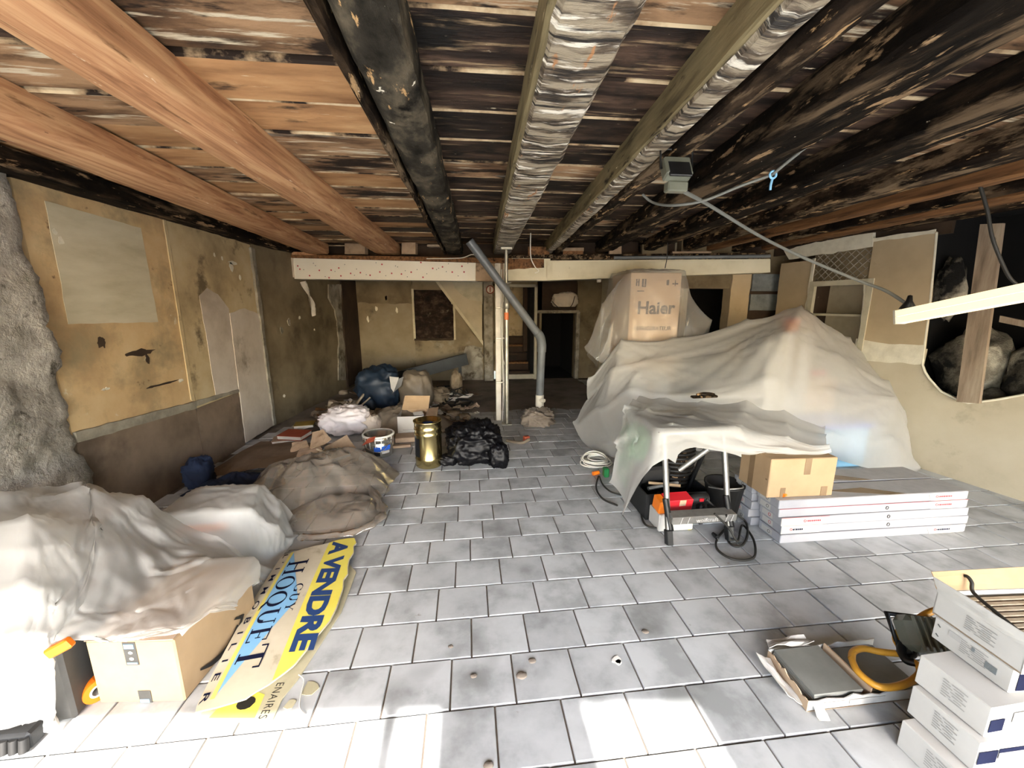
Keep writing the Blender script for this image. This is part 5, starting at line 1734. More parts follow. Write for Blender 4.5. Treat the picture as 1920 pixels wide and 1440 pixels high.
# carton that carries the near sheet
uc = thing('storage_carton', 'carton bulging under the highest part of the near dust sheet', 'carton', (-2.1, 2.0, 0))
MB().cbox((-2.02, 2.02, .27), (.40, .40, .52), .01, .06).build('body', MT['grey_card'], uc)
MB().cbox((-2.02, 2.02, .532), (.40, .06, .004), .001, .06).build('tape', MT['kraft_tape'], uc)
uk = thing('storage_carton', 'low carton under the wall end of the near dust sheet', 'carton', (-2.2, 1.5, 0))
MB().cbox((-2.05, 1.62, .20), (.5, .24, .38), .01, .02).build('body', MT['grey_card'], uk)
MB().cbox((-2.05, 1.62, .392), (.5, .05, .004), .001, .02).build('tape', MT['kraft_tape'], uk)
net = [
    [at(-190, 935, 2.35), at(10, 905, 2.38), at(150, 906, 2.36), at(165, 910, 2.36), at(300, 958, 2.28), at(408, 1006, 2.24), at(520, 1066, 2.33)],
    [at(-230, 960, 2.0), at(0, 925, 2.12), at(160, 917, 2.13), at(175, 917, 2.14), at(292, 988, 2.08), at(402, 1042, 2.10), at(512, 1084, 2.25)],
    [at(-300, 1010, 1.72), at(52, 966, 1.74), at(150, 1022, 1.80), at(185, 1030, 1.82), at(300, 1080, 1.84), at(385, 1098, 1.93), at(488, 1110, 2.16)],
    [at(-300, 1140, 1.50), at(48, 1090, 1.52), at(115, 1135, 1.53), at(150, 1140, 1.56), at(255, 1150, 1.60), at(338, 1140, 1.70), at(448, 1126, 1.92)],
    [at(-300, 1230, 1.42), at(45, 1185, 1.43), at(92, 1188, 1.44), at(106, 1192, 1.455), at(230, 1196, 1.475), at(340, 1180, 1.50), at(425, 1138, 1.76)],
    [at(-300, 1310, 1.36), at(35, 1285, 1.40), at(94, 1260, 1.42), at(103, 1199, 1.45), at(235, 1202, 1.47), at(343, 1188, 1.495), at(428, 1143, 1.75)],
    [at(-300, 1380, 1.33), at(40, 1360, 1.38), at(110, 1384, 1.385), at(104, 1203, 1.449), at(237, 1205, 1.469), at(344, 1190, 1.494), at(429, 1145, 1.75)],
]
SHC = film('dust_sheet', off_wall(crease(drape(net, 14, .007, 40, boxes=[(-2.24, -1.8, 1.80, 2.24, .535), (-2.31, -1.78, 1.49, 1.75, .395), (-1.55, -1.12, 1.5, 1.98, .30), (-1.76, -1.55, 1.44, 1.97, .325)], seed=5), [(1, 3, .022, 6.0, .55), (2, 1, .022, 6.0, .5), (4, 5, .012, 5, .3), (3, 4, .010, 5, .3)], 14, 3)), MT['film'])
tag(SHC, 'large milky dust sheet over cartons nearest the camera at the ochre wall', 'dust sheet')
# second sheet behind
ud = thing('storage_carton', 'carton with orange print under the second dust sheet', 'carton', (-1.75, 2.6, 0))
MB().cbox((-1.68, 2.62, .16), (.40, .30, .32), .01, .05).build('body', MT['grey_card'], ud)
MB().cbox((-1.69, 2.468, .22), (.30, .004, .05), .001, .05).build('orange_print', MT['orange'], ud)
net = [
    [at(280, 990, 2.95), at(385, 918, 2.86), at(485, 914, 2.84), at(525, 938, 2.86), at(552, 985, 2.88)],
    [at(290, 965, 2.75), at(388, 911, 2.76), at(484, 909, 2.74), at(524, 940, 2.72), at(556, 1000, 2.74)],
    [at(290, 985, 2.5), at(378, 960, 2.44), at(470, 955, 2.45), at(520, 985, 2.50), at(550, 1020, 2.60)],
    [at(290, 1040, 2.42), at(378, 1040, 2.38), at(470, 1040, 2.38), at(520, 1050, 2.42), at(535, 1055, 2.45)],
    [fl(330, 1075, .02), fl(390, 1090, .02), fl(468, 1088, .02), fl(515, 1078, .02), fl(527, 1065, .02)],
]
SHD = film('dust_sheet', crease(drape(net, 14, .007, 40, boxes=[(-1.90, -1.47, 2.45, 2.79, .325)], seed=9), [(1, 2, .018, 5.0, .35), (1, 1, .014, 5, .3)], 14, 8), MT['film'])
tag(SHD, 'smaller greyish dust sheet over a carton behind the near sheet', 'dust sheet')
# corrugated crate by the camera
q = fl(40, 1392, .02)
kr = thing('ribbed_crate', 'dark ribbed plastic crate poking out below the near dust sheet', 'crate', (q.x - .1, q.y - .06, 0))
for k in range(9):
    x = q.x - .22 + .032 * k
    MB().tube([(x, q.y - .03, .012), (x, q.y - .02, .06)], .014, 8).build('rib', MT['black_rubber'], kr)
MB().cbox((q.x - .1, q.y + .02, .04), (.30, .08, .07), .01).build('body', MT['black_plastic'], kr)

# ------------------------------------------------------------------ estate agent's board
E_S, E_H = Vector((.094, -.9956, 0)), Vector((.9956, .094, 0))
SO = Vector((-1.20, 2.40, 0))


def sg(s, h, d=0.0):
    z = .030 + .022 * math.sin(max(0, min(1, (s + .13) / 1.15)) * 3.1) + .05 * (h - .2) * (.5 - s) * .8 + .012 * math.sin(h * 9)
    p = SO + E_S * s + E_H * h
    return Vector((p.x, p.y, max(z, .016) + d))


sign = thing('for_sale_board', 'torn yellow and blue property sale board lying on the tiles', 'sign', (-.95, 1.95, 0))
outl = [(0, -.005), (.3, -.008), (.6, -.006), (.85, 0), (.985, .007), (1.0, .06), (1.01, .12), (1.008, .176), (.975, .21), (.948, .252), (.90, .30), (.865, .33), (.79, .36), (.71, .39), (.63, .425), (.545, .438), (.40, .442), (.33, .43), (.28, .445), (.2, .43), (.13, .425), (.06, .44), (-.02, .425), (-.06, .437), (-.132, .41), (-.115, .33), (-.10, .29), (-.055, .275), (-.07, .25), (-.05, .15), (-.025, .06)]


def band_mesh(h0, h1, s0, s1, d, n=60, lo=None, hi=None):
    """strip of the board between two lines, clipped by the outline on the torn side"""
    P = []
    for i in range(n + 1):
        s = s0 + (s1 - s0) * i / n
        a = h0(s) if callable(h0) else h0
        b = h1(s) if callable(h1) else h1
        P.append([sg(s, a + (b - a) * j / 6, d) for j in range(7)])
    return P


def interp(tab):
    def f(s):
        for (a, b), (c, d) in zip(tab, tab[1:]):
            if s <= c:
                return b + (d - b) * max(0, min(1, (s - a) / (c - a)))
        return tab[-1][1]
    return f


top_edge = interp([(-.132, .41), (-.06, .437), (-.02, .425), (.06, .44), (.13, .425), (.2, .43), (.28, .445), (.33, .43), (.40, .442), (.545, .438), (.63, .425), (.71, .39), (.79, .36), (.865, .33), (.90, .30), (.948, .252), (.975, .21), (1.008, .176), (1.01, .02)])
low_edge = interp([(-.132, .40), (-.115, .33), (-.10, .29), (-.072, .255), (-.05, .15), (-.025, .06), (0, -.005), (.3, -.008), (.6, -.006), (.85, 0), (.985, .007), (1.01, .015)])
g1 = band_mesh(low_edge, top_edge, -.131, 1.009, 0, 90)
g0 = band_mesh(low_edge, top_edge, -.131, 1.009, -.006, 90)
m = MB()
m.grid(g1, True)
m.grid(g0, True)
for e in (0, -1):
    m.grid([[r[e] for r in g1], [r[e] for r in g0]], False)
m.grid([g1[0], g0[0]], False)
m.grid([g1[-1], g0[-1]], False)
sp_ = m.build('panel', MT['sign_ground'], sign)
MB().grid(band_mesh(lambda s: max(.262, low_edge(s)), lambda s: max(.2621, top_edge(s) - .004), -.125, .93, .0012), True).build('yellow_band', MT['sign_yellow'], sp_)
MB().grid(band_mesh(.046, .064, -.02, .97, .0012), True).build('yellow_line', MT['sign_pale_yellow'], sp_)
tri = interp([(-.01, .066), (.464, .228), (.95, .066)])
MB().grid(band_mesh(.065, tri, -.01, .95, .0012), True).build('blue_arrowhead', MT['sign_blue'], sp_)


def letters(body, s0, s1, h0, hh, mat, bold=0., spacing=1.0, vf=None, slant=0., d=.0026):
    vs, fs = vf or text2d(body, 1.0, bold, spacing)
    us = [v[0] for v in vs]
    ws = [v[1] for v in vs]
    u0, u1, v0, v1 = min(us), max(us), min(ws), max(ws)
    m = MB()
    m.add([sg(s0 + (u - u0) / (u1 - u0) * (s1 - s0) - slant * (v - v0), h0 + (v - v0) / (v1 - v0) * hh, d) for u, v in vs], fs)
    return m.build('lettering', MT[mat], sp_)


letters('A VENDRE', -.085, .80, .285, .105, 'print_blue', .05, .95)


def ring(cx, cy, rx, ry, ix, iy, a0=0., a1=2 * math.pi, n=24):
    vs, fs = [], []
    for i in range(n + 1):
        a = a0 + (a1 - a0) * i / n
        vs += [(cx + rx * math.cos(a), cy + ry * math.sin(a)), (cx + ix * math.cos(a), cy + iy * math.sin(a))]
    for i in range(n):
        fs.append((2 * i, 2 * i + 2, 2 * i + 3, 2 * i + 1))
    return vs, fs


def quad(*p):
    return list(p), [tuple(range(len(p)))]


def join(parts, dx=0, k=1, sy=1):
    vs, fs = [], []
    for v, f in parts:
        n = len(vs)
        vs += [(x * k + dx, y * k * sy) for x, y in v]
        fs += [tuple(i + n for i in q) for q in f]
    return vs, fs


def serif(ch):
    """simple roman capitals in a box one high"""
    R_ = lambda *a: rects([a])
    if ch == 'H':
        return [rects([(.10, 0, .24, 1), (.60, 0, .74, 1), (.24, .47, .60, .53), (.02, 0, .32, .05), (.02, .95, .32, 1), (.52, 0, .82, .05), (.52, .95, .82, 1)])], .88
    if ch in 'OQ':
        p = [ring(.42, .5, .42, .52, .27, .47)]
        if ch == 'Q':
            p.append(quad((.40, .04), (.55, .06), (.95, -.26), (.70, -.22)))
        return p, .88
    if ch == 'U':
        return [rects([(.10, .35, .24, 1), (.62, .35, .68, 1), (.02, .95, .32, 1), (.54, .95, .76, 1)]), ring(.39, .35, .29, .37, .15, .30, math.pi, 2 * math.pi)], .82
    if ch == 'E':
        return [rects([(.10, 0, .24, 1), (.02, 0, .62, .05), (.02, .95, .60, 1), (.24, .48, .48, .53), (.57, 0, .62, .22), (.55, .78, .60, 1), (.44, .38, .48, .64)])], .70
    if ch == 'T':
        return [rects([(.30, 0, .44, 1), (.02, .95, .72, 1), (.02, .74, .07, 1), (.67, .74, .72, 1), (.22, 0, .52, .05)])], .78
    if ch == 'G':
        return [ring(.42, .5, .42, .52, .27, .47, .7, 2 * math.pi - .35), rects([(.62, .05, .76, .42), (.54, .39, .84, .44), (.68, .70, .73, .95)])], .90
    return [quad((.02, 1), (.20, 1), (.46, .45), (.32, .45)), quad((.62, 1), (.68, 1), (.44, .45), (.40, .45)), rects([(.32, 0, .46, .47), (.24, 0, .54, .05), (0, .95, .26, 1), (.56, .95, .76, 1)])], .80


def serif_word(w, big=None):
    vs, fs, x = [], [], 0
    for i, ch in enumerate(w):
        p, adv = serif(ch)
        k = 1.25 if (big and i in big) else 1
        v, f = join(p, x, k)
        n = len(vs)
        vs += v
        fs += [tuple(i_ + n for i_ in q_) for q_ in f]
        x += adv * k + .06
    return vs, fs


letters('', .10, .86, .052, .135, 'navy', vf=serif_word('HOQUET', (0, 5)))
letters('', .34, .55, .184, .044, 'navy', vf=serif_word('GUY'), d=.003)
letters("L'IMMOBILIER", .0, .985, .012, .026, 'navy', .01, 2.0)
# second board below
sb = thing('sale_board_under', 'second torn yellow sale board showing below the near end of the first', 'sign', (-.9, 1.6, 0))
o2 = [fl(*p) for p in ((372, 1352), (450, 1356), (512, 1352), (530, 1312), (560, 1275), (640, 1150), (668, 1075), (655, 1060), (600, 1100), (480, 1200), (390, 1320))]
MB().prism([Vector((p.x, p.y, .003)) for p in o2], (0, 0, .006)).build('panel', MT['sign_back'], sb)
o2 = [fl(*p) for p in ((392, 1350), (478, 1350), (497, 1306), (470, 1296), (420, 1320))]
MB().prism([Vector((p.x, p.y, .0095)) for p in o2], (0, 0, .0008)).build('yellow_field', MT['sign_yellow'], sb)
cc = fl(462, 1322)
MB().prism([Vector((cc.x + .035 * math.cos(a * .5), cc.y + .028 * math.sin(a * .5), .0104)) for a in range(12)], (0, 0, .0006)).build('dark_emblem', MT['print_black'], sb)
m = MB()
vs, fs = text2d('ENAIRES', 1.0, .0, 1.15)
u1 = max(v[0] for v in vs)
p0, p1 = fl(521, 1283), fl(484, 1352)
dv = Vector(((p1.x - p0.x), (p1.y - p0.y), 0))
hv = Vector((-dv.y, dv.x, 0)).normalized() * .045
m.add([Vector((p0.x, p0.y, .0098)) + dv * (u / u1) + hv * v for u, v in vs], fs)
m.build('lettering', MT['print_black'], sb)
m = MB()
pz = fl(560, 1265, .02)
m.tube(spline([pz, fl(570, 1275, .01), fl(565, 1300, .01), fl(562, 1325, .01), fl(572, 1340, .01)], 6), .0025, 5)
tag(m.build('string', MT['paper']), 'short white string lying beside the torn board', 'string')
for k, (px, py) in enumerate(((582, 1290), (545, 1320), (636, 1146), (1157, 1238), (1160, 1242))):
    p = fl(px, py, .002)
    a = R.uniform(0, 3)
    lab = ['yellowish paint flake on the tile beside the torn board', 'curled paint flake by the sale board near edge', 'tiny white crumb beside the sale board', 'white plaster flake on the grey tiles mid floor', 'second white plaster flake touching the first'][k]
    rr = [.05, .03, .012, .03, .02][k]
    m = MB()
    m.prism([(p.x + rr * math.cos(t + a) * (.5 + .5 * R.random()), p.y + rr * math.sin(t + a) * (.4 + .5 * R.random()), .001) for t in [i * .8 for i in range(8)]], (0, 0, .003))
    tag(m.build('plaster_flake', MT['white_paint'] if k > 1 else MT['sign_back']), lab, 'flake')
# brown muddy smudges and crumbs
for k, (px, py, rr) in enumerate(((998, 1240, .012), (978, 1268, .016), (916, 1436, .012), (888, 1268, .010), (1210, 1185, .012), (845, 1213, .008))):
    p = fl(px, py, 0)
    b_ = blob((p.x, p.y, -.001), rr * 1.3, rr, rr * .35, k + 3, .4, 2, n=8)
    tag(b_.build('dirt_crumb', MT['dust_floor']), ['brown dirt crumb on the cracked tile', 'larger brown dirt crumb on the cracked tile', 'dirt crumb at the picture bottom between the sun patches', 'flat dirt crumb on the tile beside the cracked one', 'dark dirt crumb on the tile nearer the bench', 'small dark crumb two tiles behind the sun patch'][k], 'dirt')
# ================================================================== HEAP IN THE MIDDLE
# gold tin
g = fl(803, 880)
gt = thing('gold_tin', 'tall shiny gold metal tin standing on the tiles', 'tin', (g.x, g.y + .05, 0))
gx, gy = g.x, g.y + .12
MB().lathe((gx, gy, 0), [(0, .004), (.128, .004), (.132, .012), (.132, .075), (.137, .085), (.132, .095), (.132, .33), (.137, .34), (.132, .35), (.132, .385), (.137, .395), (.132, .405), (.132, .455), (.140, .463), (.140, .474), (.124, .474), (.120, .44), (0, .44)], 44).build('body', MT['gold'], gt)
m = MB()
P = []
for i in range(9):
    a = math.radians(196 + 5 * i)
    P.append([(gx + .1335 * math.cos(a), gy + .1335 * math.sin(a), .12), (gx + .1335 * math.cos(a), gy + .1335 * math.sin(a), .31)])
m.grid(P).build('dark_label', MT['black_label'], gt.children[0])
MB().lathe((gx, gy, .441), [(0, .004), (.05, .004), (.05, .0)], 20).build('lid_cap', MT['blue_label'], gt)
# paint pail
p = fl(707, 860)
px_, py_ = p.x, p.y + .13
pl_ = thing('paint_pail', 'silver paint pail with blue label and white paint smeared rim', 'pail', (px_, py_, 0))
MB().lathe((px_, py_, 0), [(0, .004), (.138, .004), (.142, .01), (.152, .16), (.147, .165), (.153, .17), (.157, .235), (.150, .235), (.14, .18), (0, .18)], 40).build('body', MT['tin'], pl_)
pb_ = pl_.children[0]
MB().lathe((px_, py_, .225), [(.150, 0), (.166, 0), (.168, .012), (.160, .02), (.147, .015)], 40).build('rim', MT['white_paint'], pl_, 'rim with dried white paint')
for a0, a1, z0, z1, mt, nm in ((262, 285, .03, .075, 'black_label', 'label'), (262, 288, .078, .13, 'blue_label', 'label'), (290, 330, .085, .135, 'blue_label', 'label'), (292, 326, .05, .078, 'white_card', 'label')):
    P = []
    for i in range(8):
        a = math.radians(a0 + (a1 - a0) * i / 7)
        P.append([(px_ + (.1432 + .067 * z0) * math.cos(a), py_ + (.1432 + .067 * z0) * math.sin(a), z0), (px_ + (.1432 + .067 * z1) * math.cos(a), py_ + (.1432 + .067 * z1) * math.sin(a), z1)])
    MB().grid(P).build(nm, MT[mt], pb_)
m = MB()
for k in range(7):
    a = math.radians(200 + 23 * k)
    l = R.uniform(.03, .12)
    m.tube([(px_ + .155 * math.cos(a), py_ + .155 * math.sin(a), .22), (px_ + (.149) * math.cos(a), py_ + .149 * math.sin(a), .22 - l)], [.006, .003], 5)
m.build('paint_drips', MT['white_paint'], pb_)
MB().tube(spline([(px_ - .155, py_ - .03, .20), (px_ - .10, py_ - .15, .13), (px_ + .05, py_ - .17, .085), (px_ + .15, py_ - .06, .19)], 6), .0035, 6).build('bail_handle', MT['tin'], pl_)
# black bin bag
b1, b2 = fl(832, 872), fl(950, 888)
bg = thing('bin_bag', 'black plastic bin bag slumped beside the gold tin', 'bag', ((b1.x + b2.x) / 2, 4.0, 0))
blob(((b1.x + b2.x) / 2 + .01, 3.98, 0), .27, .24, .205, 3, .36, 2.2, .3, 60, 6).build('body', MT['bag_black'], bg)
q = fl(840, 874)
blob((q.x, q.y + .05, 0), .085, .07, .055, 8, .4, 2.2, .3, 20).build('tied_corner', MT['bag_black'], bg)
q = fl(935, 880)
blob((q.x, q.y + .08, 0), .10, .09, .12, 12, .4, 2.2, .3, 24).build('side_bulge', MT['bag_black'], bg)
# dusty crumpled film heaps
d1 = thing('crumpled_film', 'dusty brown crumpled plastic film heaped on the tiles behind the second sheet', 'plastic film', (-1.2, 3.3, 0))
heap(-1.32, 3.42, .60, .52, .34, 4, 64, 1.1, .2, 1.7, 3.0).build('film_body', MT['film_dusty'], d1)
heap(-1.02, 2.92, .38, .26, .14, 14, 46, 1.3, .1, 2.4, 2.6).build('film_fold', MT['film_dusty'], d1)
hm = spline([fl(566, 1008, .02), fl(620, 1004, .03), fl(668, 996, .05), fl(705, 978, .06), fl(718, 958, .07), fl(705, 930, .08), fl(680, 900, .08)], 6)
P = []
for i, c in enumerate(hm):
    P.append([c + Vector((.035 * math.cos(a) * (1 + .4 * math.sin(i * 1.3)), .035 * math.sin(a) * .5, .016 * math.sin(a) + .012 * noise.noise(Vector((i * .6, a, 0))))) for a in [k * .785 for k in range(8)]])
MB().grid(P, True, True).build('film_roll', MT['film_dusty'], d1)
# grey film behind
d2 = thing('crumpled_film', 'dull grey crumpled film lying behind the paint pail', 'plastic film', (-.8, 5.0, 0))
heap(-.85, 5.15, .72, .42, .30, 21, 52, 1.0, -.05, 2.0, 2.2).build('film_body', MT['film_grey'], d2)
d3 = thing('crumpled_film', 'grey film bundle beside the blue tarpaulin', 'plastic film', (-.8, 6.2, 0))
blob((-.82, 6.25, 0), .25, .24, .30, 17, .25, 1.6, .3, 30).build('film_body', MT['film_grey'], d3)
heap(-.95, 5.9, .5, .22, .12, 27, 40, 1.2, 0, 3.5).build('film_fold', MT['film_grey'], d3)
# blue tarpaulin bundle
bt = thing('tarpaulin', 'blue tarpaulin bundle leaning against the dark gutter beam', 'tarpaulin', (-1.4, 6.4, 0))
blob((-1.42, 6.3, 0), .33, .28, .33, 31, .3, 1.8, .3, 36).build('bundle', MT['blue_tarp'], bt)
m = MB()
q = at(735, 722, 6.0)
m.prism([at(730, 706, 5.98), at(748, 708, 5.97), at(738, 735, 5.95), at(733, 728, 5.96)], (0, .02, 0))
m.build('torn_flap', MT['grey_card'], bt)
MB().prism([at(744, 712, 5.97), at(757, 706, 5.98), at(752, 724, 5.96), at(735, 738, 5.95)], (0, .02, 0)).build('dark_opening', MT['black_plastic'], bt)
# dark cloth by the wall
c_ = thing('dark_cloth', 'dark blue cloth crumpled at the foot of the brown dado', 'cloth', (-2.3, 3.6, 0))
heap(-2.05, 3.52, .40, .20, .14, 41, 40, 1.2, .3, 4).build('cloth_fold', MT['navy_cloth'], c_)
q = fl(400, 905)
blob((-2.42, 3.62, 0), .10, .11, .13, 44, .4, 1.7, .3, 24).build('cloth_corner', MT['navy_cloth'], c_)
# brown mat between wall and film
m = bent_sheet([(-2.5, 3.8, .01), (-1.75, 3.9, .02), (-1.6, 4.6, .02), (-2.45, 4.75, .01)], .006, 10, 10, .02, 5, .04)
tag(m.build('brown_mat', MT['brown_plaster']), 'brown flattened mat at the wall behind the dark cloth', 'mat')

# flattened cardboard
def card(px4, z4, lab, mt, seed, amp=.02, cat='cardboard'):
    pts = [fl(a, b, z) for (a, b), z in zip(px4, z4)]
    return tag(bent_sheet(pts, .006, 6, 6, .0, seed, amp).build('cardboard_sheet', MT[mt]), lab, cat)


card(((618, 862), (672, 846), (650, 815), (608, 838)), (.16, .16, .30, .30), 'large flattened cardboard sheet on top of the brown film beside the pail', 'kraft_pale', 1)
card(((580, 845), (622, 825), (606, 806), (586, 812)), (.22, .28, .32, .30), 'cardboard sheet leaning on the heap behind the large one', 'kraft_pale', 3)
card(((552, 868), (612, 856), (600, 835), (562, 842)), (.16, .20, .25, .22), 'dusty cardboard piece at the wall side of the heap', 'kraft_dusty', 5)
card(((640, 876), (690, 856), (684, 846), (632, 864)), (.10, .06, .10, .16), 'narrow cardboard strip hanging down beside the pail', 'kraft_dusty', 7)
card(((545, 848), (580, 838), (575, 826), (548, 832)), (.16, .2, .22, .2), 'pale cardboard scrap at the edge of the heap near the wall', 'kraft_pale', 8)
tag(MB().tube([fl(594, 842, .30), fl(622, 854, .26)], .010, 8).build('paper_tube', MT['stick']), 'thin pale stick lying over the cardboard sheets', 'stick')
# white carrier bag
wb_ = thing('carrier_bag', 'white crumpled carrier bag on the heap behind the cardboard', 'bag', (-1.7, 4.6, 0))
q = fl(640, 830)
blob((q.x - .02, q.y + .35, .02), .27, .20, .17, 51, .4, 2.4, .3, 34).build('body', MT['bag_white'], wb_)
blob((q.x - .12, q.y + .45, .14), .11, .09, .09, 53, .4, 2.4, .3, 20).build('handle_knot', MT['bag_white'], wb_)
pk2 = blob((fl(680, 830).x + .02, fl(680, 830).y + .35, .0), .13, .10, .12, 55, .4, 2.4, .3, 20)
tag(pk2.build('pink_bag', MT['pale_plaster']), 'pinkish crumpled bag between the white bag and the pail', 'bag')
tag(bent_sheet([fl(678, 836, .20), fl(700, 828, .22), fl(704, 818, .26), fl(690, 822, .26)], .01, 4, 4, 0, 3, .02).build('red_rag', MT['rust_red']), 'small red rag lying behind the pail', 'rag')
# books and covers by the wall
def book(px, py, w, d, h, rz, mt, lab, tilt=0., z=.0):
    p = fl(px, py, z)
    t = thing('book', lab, 'book', (p.x, p.y, z))
    MB().cbox((p.x, p.y, z + h / 2 + .01), (w, d, h), .003, rz, tilt).build('pages', MT['paper'], t)
    MB().cbox((p.x, p.y, z + h + .014), (w + .012, d + .012, .006), .002, rz, tilt).build('cover', MT[mt], t)
    MB().cbox((p.x, p.y, z + .006), (w + .012, d + .012, .006), .002, rz, tilt).build('back_cover', MT[mt], t)
    return t


book(553, 820, .30, .20, .04, -.25, 'rust_red', 'rust red book lying at the foot of the wall', .08, .05)
book(538, 826, .28, .2, .02, .3, 'kraft_dusty', 'thin pale book under the rust red one', .0, .01)
book(572, 803, .22, .16, .05, .2, 'olive_cover', 'olive yellow book behind the rust red one', .05, .05)
book(590, 812, .2, .15, .04, -.5, 'case_grey', 'dark grey book beside the olive one', .05, .02)
# loose rubble, papers, laths
rk = ['brown', 'pale', 'grey', 'dark', 'dusty']
for k in range(46):
    px = R.uniform(600, 880)
    py = R.uniform(735, 800)
    if px < 640:
        py = max(py, 765)
    p = fl(px, py, 0)
    if p.x < -2.3:
        p.x = -2.25 + R.uniform(0, .2)
    r = R.uniform(.025, .07)
    b_ = blob((p.x, p.y, 0), r * R.uniform(.8, 1.5), r, r * .6, 60 + k, .5, 1.4, .3, 9)
    tag(b_.build('rubble_lump', MT['rubble']), 'small lump of plaster rubble among the heap at the back', 'rubble', 'plaster rubble lumps in the heap')
# scattered debris: card, wood, film scraps
for k in range(70):
    px = R.uniform(590, 890)
    py = R.uniform(738, 812)
    if px < 680:
        py = max(py, 738 + (680 - px) * .55)
    p = fl(px, py, 0)
    if p.x < -2.25:
        p.x = R.uniform(-2.2, -1.9)
    z0_ = .03 + .10 * R.random() * (1 if 640 < px < 800 else .3)
    w_, h_ = R.uniform(.05, .16), R.uniform(.03, .10)
    a = R.uniform(0, 3.14)
    ux = Vector((math.cos(a), math.sin(a), R.uniform(-.25, .25)))
    uy = Vector((-math.sin(a), math.cos(a), R.uniform(-.3, .3)))
    c0 = Vector((p.x, p.y, z0_))
    m = bent_sheet([c0 - ux * w_ - uy * h_, c0 + ux * w_ - uy * h_, c0 + ux * w_ + uy * h_, c0 - ux * w_ + uy * h_], R.choice([.002, .004, .012]), 4, 4, 0, k * 1.3, .05)
    zm = min(v[2] for v in m.v)
    m.v = [(v[0], v[1], v[2] - zm + .003) for v in m.v] if zm < 0 or k % 3 else m.v
    mt = R.choice(['kraft_dusty', 'rubble', 'stick', 'paper', 'brown_plaster', 'timber_brown', 'case_grey', 'film_grey', 'peel'])
    tag(m.build('debris_scrap', MT[mt]), {'kraft_dusty': 'dusty brown card', 'rubble': 'grey plaster', 'stick': 'pale wood', 'paper': 'white paper', 'brown_plaster': 'brown', 'timber_brown': 'dark orange wood', 'case_grey': 'charcoal grey', 'film_grey': 'dull film', 'peel': 'beige painted'}[mt] + ' scrap lying in the rubbish heap at the back', 'scrap', 'rubbish scraps in the heap')
PP = [(625, 773, 'white crumpled paper leaf above the rust red book'), (606, 790, 'round pale cap on the heap by the wall'), (655, 788, 'bright white paper strip above the white bag'), (672, 780, 'paper leaf leaning behind the white bag'), (680, 765, 'small white paper below the tarpaulin'), (815, 781, 'white paper behind the gold tin'), (715, 840, 'white paper slip beside the pail'), (822, 735, 'twisted white paper strip near the hose'), (845, 752, 'long white paper curl near the black hose')]
for k, (px, py, lab) in enumerate(PP):
    p = fl(px, py, .02 if k not in (2, 3, 0) else .15)
    w = R.uniform(.06, .11)
    a = R.uniform(-.6, .6)
    ux, uy = Vector((math.cos(a), math.sin(a), .15)), Vector((-math.sin(a), math.cos(a), .35))
    m = bent_sheet([p - ux * w - uy * w * .6, p + ux * w - uy * w * .6, p + ux * w + uy * w * .6, p - ux * w + uy * w * .6], .002, 5, 5, .0, k, .05)
    zmin = min(v[2] for v in m.v)
    m.v = [(v[0], v[1], v[2] - min(0, zmin) + .004) for v in m.v]
    tag(m.build('paper_sheet', MT['paper']), lab, 'paper')
LT = [((655, 775), (688, 732), .09, .02, 'pale lath leaning from the heap towards the blue tarpaulin'), ((664, 772), (700, 740), .05, .014, 'second thinner lath beside the pale leaning one'), ((790, 742), (842, 738), .03, .01, 'thin lath on the floor below the gutter beam')]
for (a, b), (c2, d2_), z, r, lab in LT:
    p0, p1 = fl(a, b, .04), at(c2, d2_, 6.1)
    tag(MB().tube([p0, p1], r, 4).build('lath', MT['stick']), lab, 'lath')
# open white carton
q = fl(775, 828)
oc = thing('open_carton', 'small open carton with brown flap and white sides behind the gold tin', 'carton', (q.x - .05, q.y + .3, 0))
bx, by, bs, bh = q.x - .03, q.y + .35, .34, .26
for dx, dy, sx, sy, mt in ((0, -bs / 2, bs, .008, 'white_card'), (0, bs / 2, bs, .008, 'kraft'), (-bs / 2, 0, .008, bs, 'white_card'), (bs / 2, 0, .008, bs, 'white_card')):
    MB().box((bx + dx, by + dy, bh / 2), (sx, sy, bh)).build('wall', MT[mt], oc)
MB().box((bx, by, .008), (bs, bs, .008)).build('base', MT['kraft'], oc)
bent_sheet([(bx - bs / 2, by + bs / 2, bh), (bx + bs / 2, by + bs / 2, bh), (bx + bs / 2 + .02, by + bs / 2 + .06, bh + .16), (bx - bs / 2 + .04, by + bs / 2 + .06, bh + .17)], .005).build('flap', MT['kraft'], oc)
bent_sheet([(bx + bs / 2, by - bs / 2, bh), (bx + bs / 2, by + bs / 2, bh), (bx + bs / 2 + .13, by + bs / 2, bh + .02), (bx + bs / 2 + .13, by - bs / 2, bh - .02)], .005).build('flap', MT['kraft_pale'], oc)
patch(on_box((bx, by, 0), (bs + .008, bs + .008, bh), 0, 'front'), [(.06, .05, .30, .055), (.06, .09, .22, .093), (.2, .14, .26, .17)]).build('print', MT['print_grey'], oc)
MB().cbox((bx + .06, by, .24), (.12, .08, .03), .005, .4, .3).build('packing', MT['paper'], oc)
# low flat carton under it
tag(MB().cbox((q.x + .0, q.y + .06, .035), (.42, .2, .06), .006, .1).build('flat_carton', MT['kraft_dusty']), 'flat dusty carton on the floor below the open one', 'carton')
tag(MB().cbox((fl(745, 840).x, fl(745, 840).y, .02), (.30, .06, .03), .005, .12).build('wood_strip', MT['kraft_dusty']), 'flat wooden strip on the floor between pail and gold tin', 'strip')
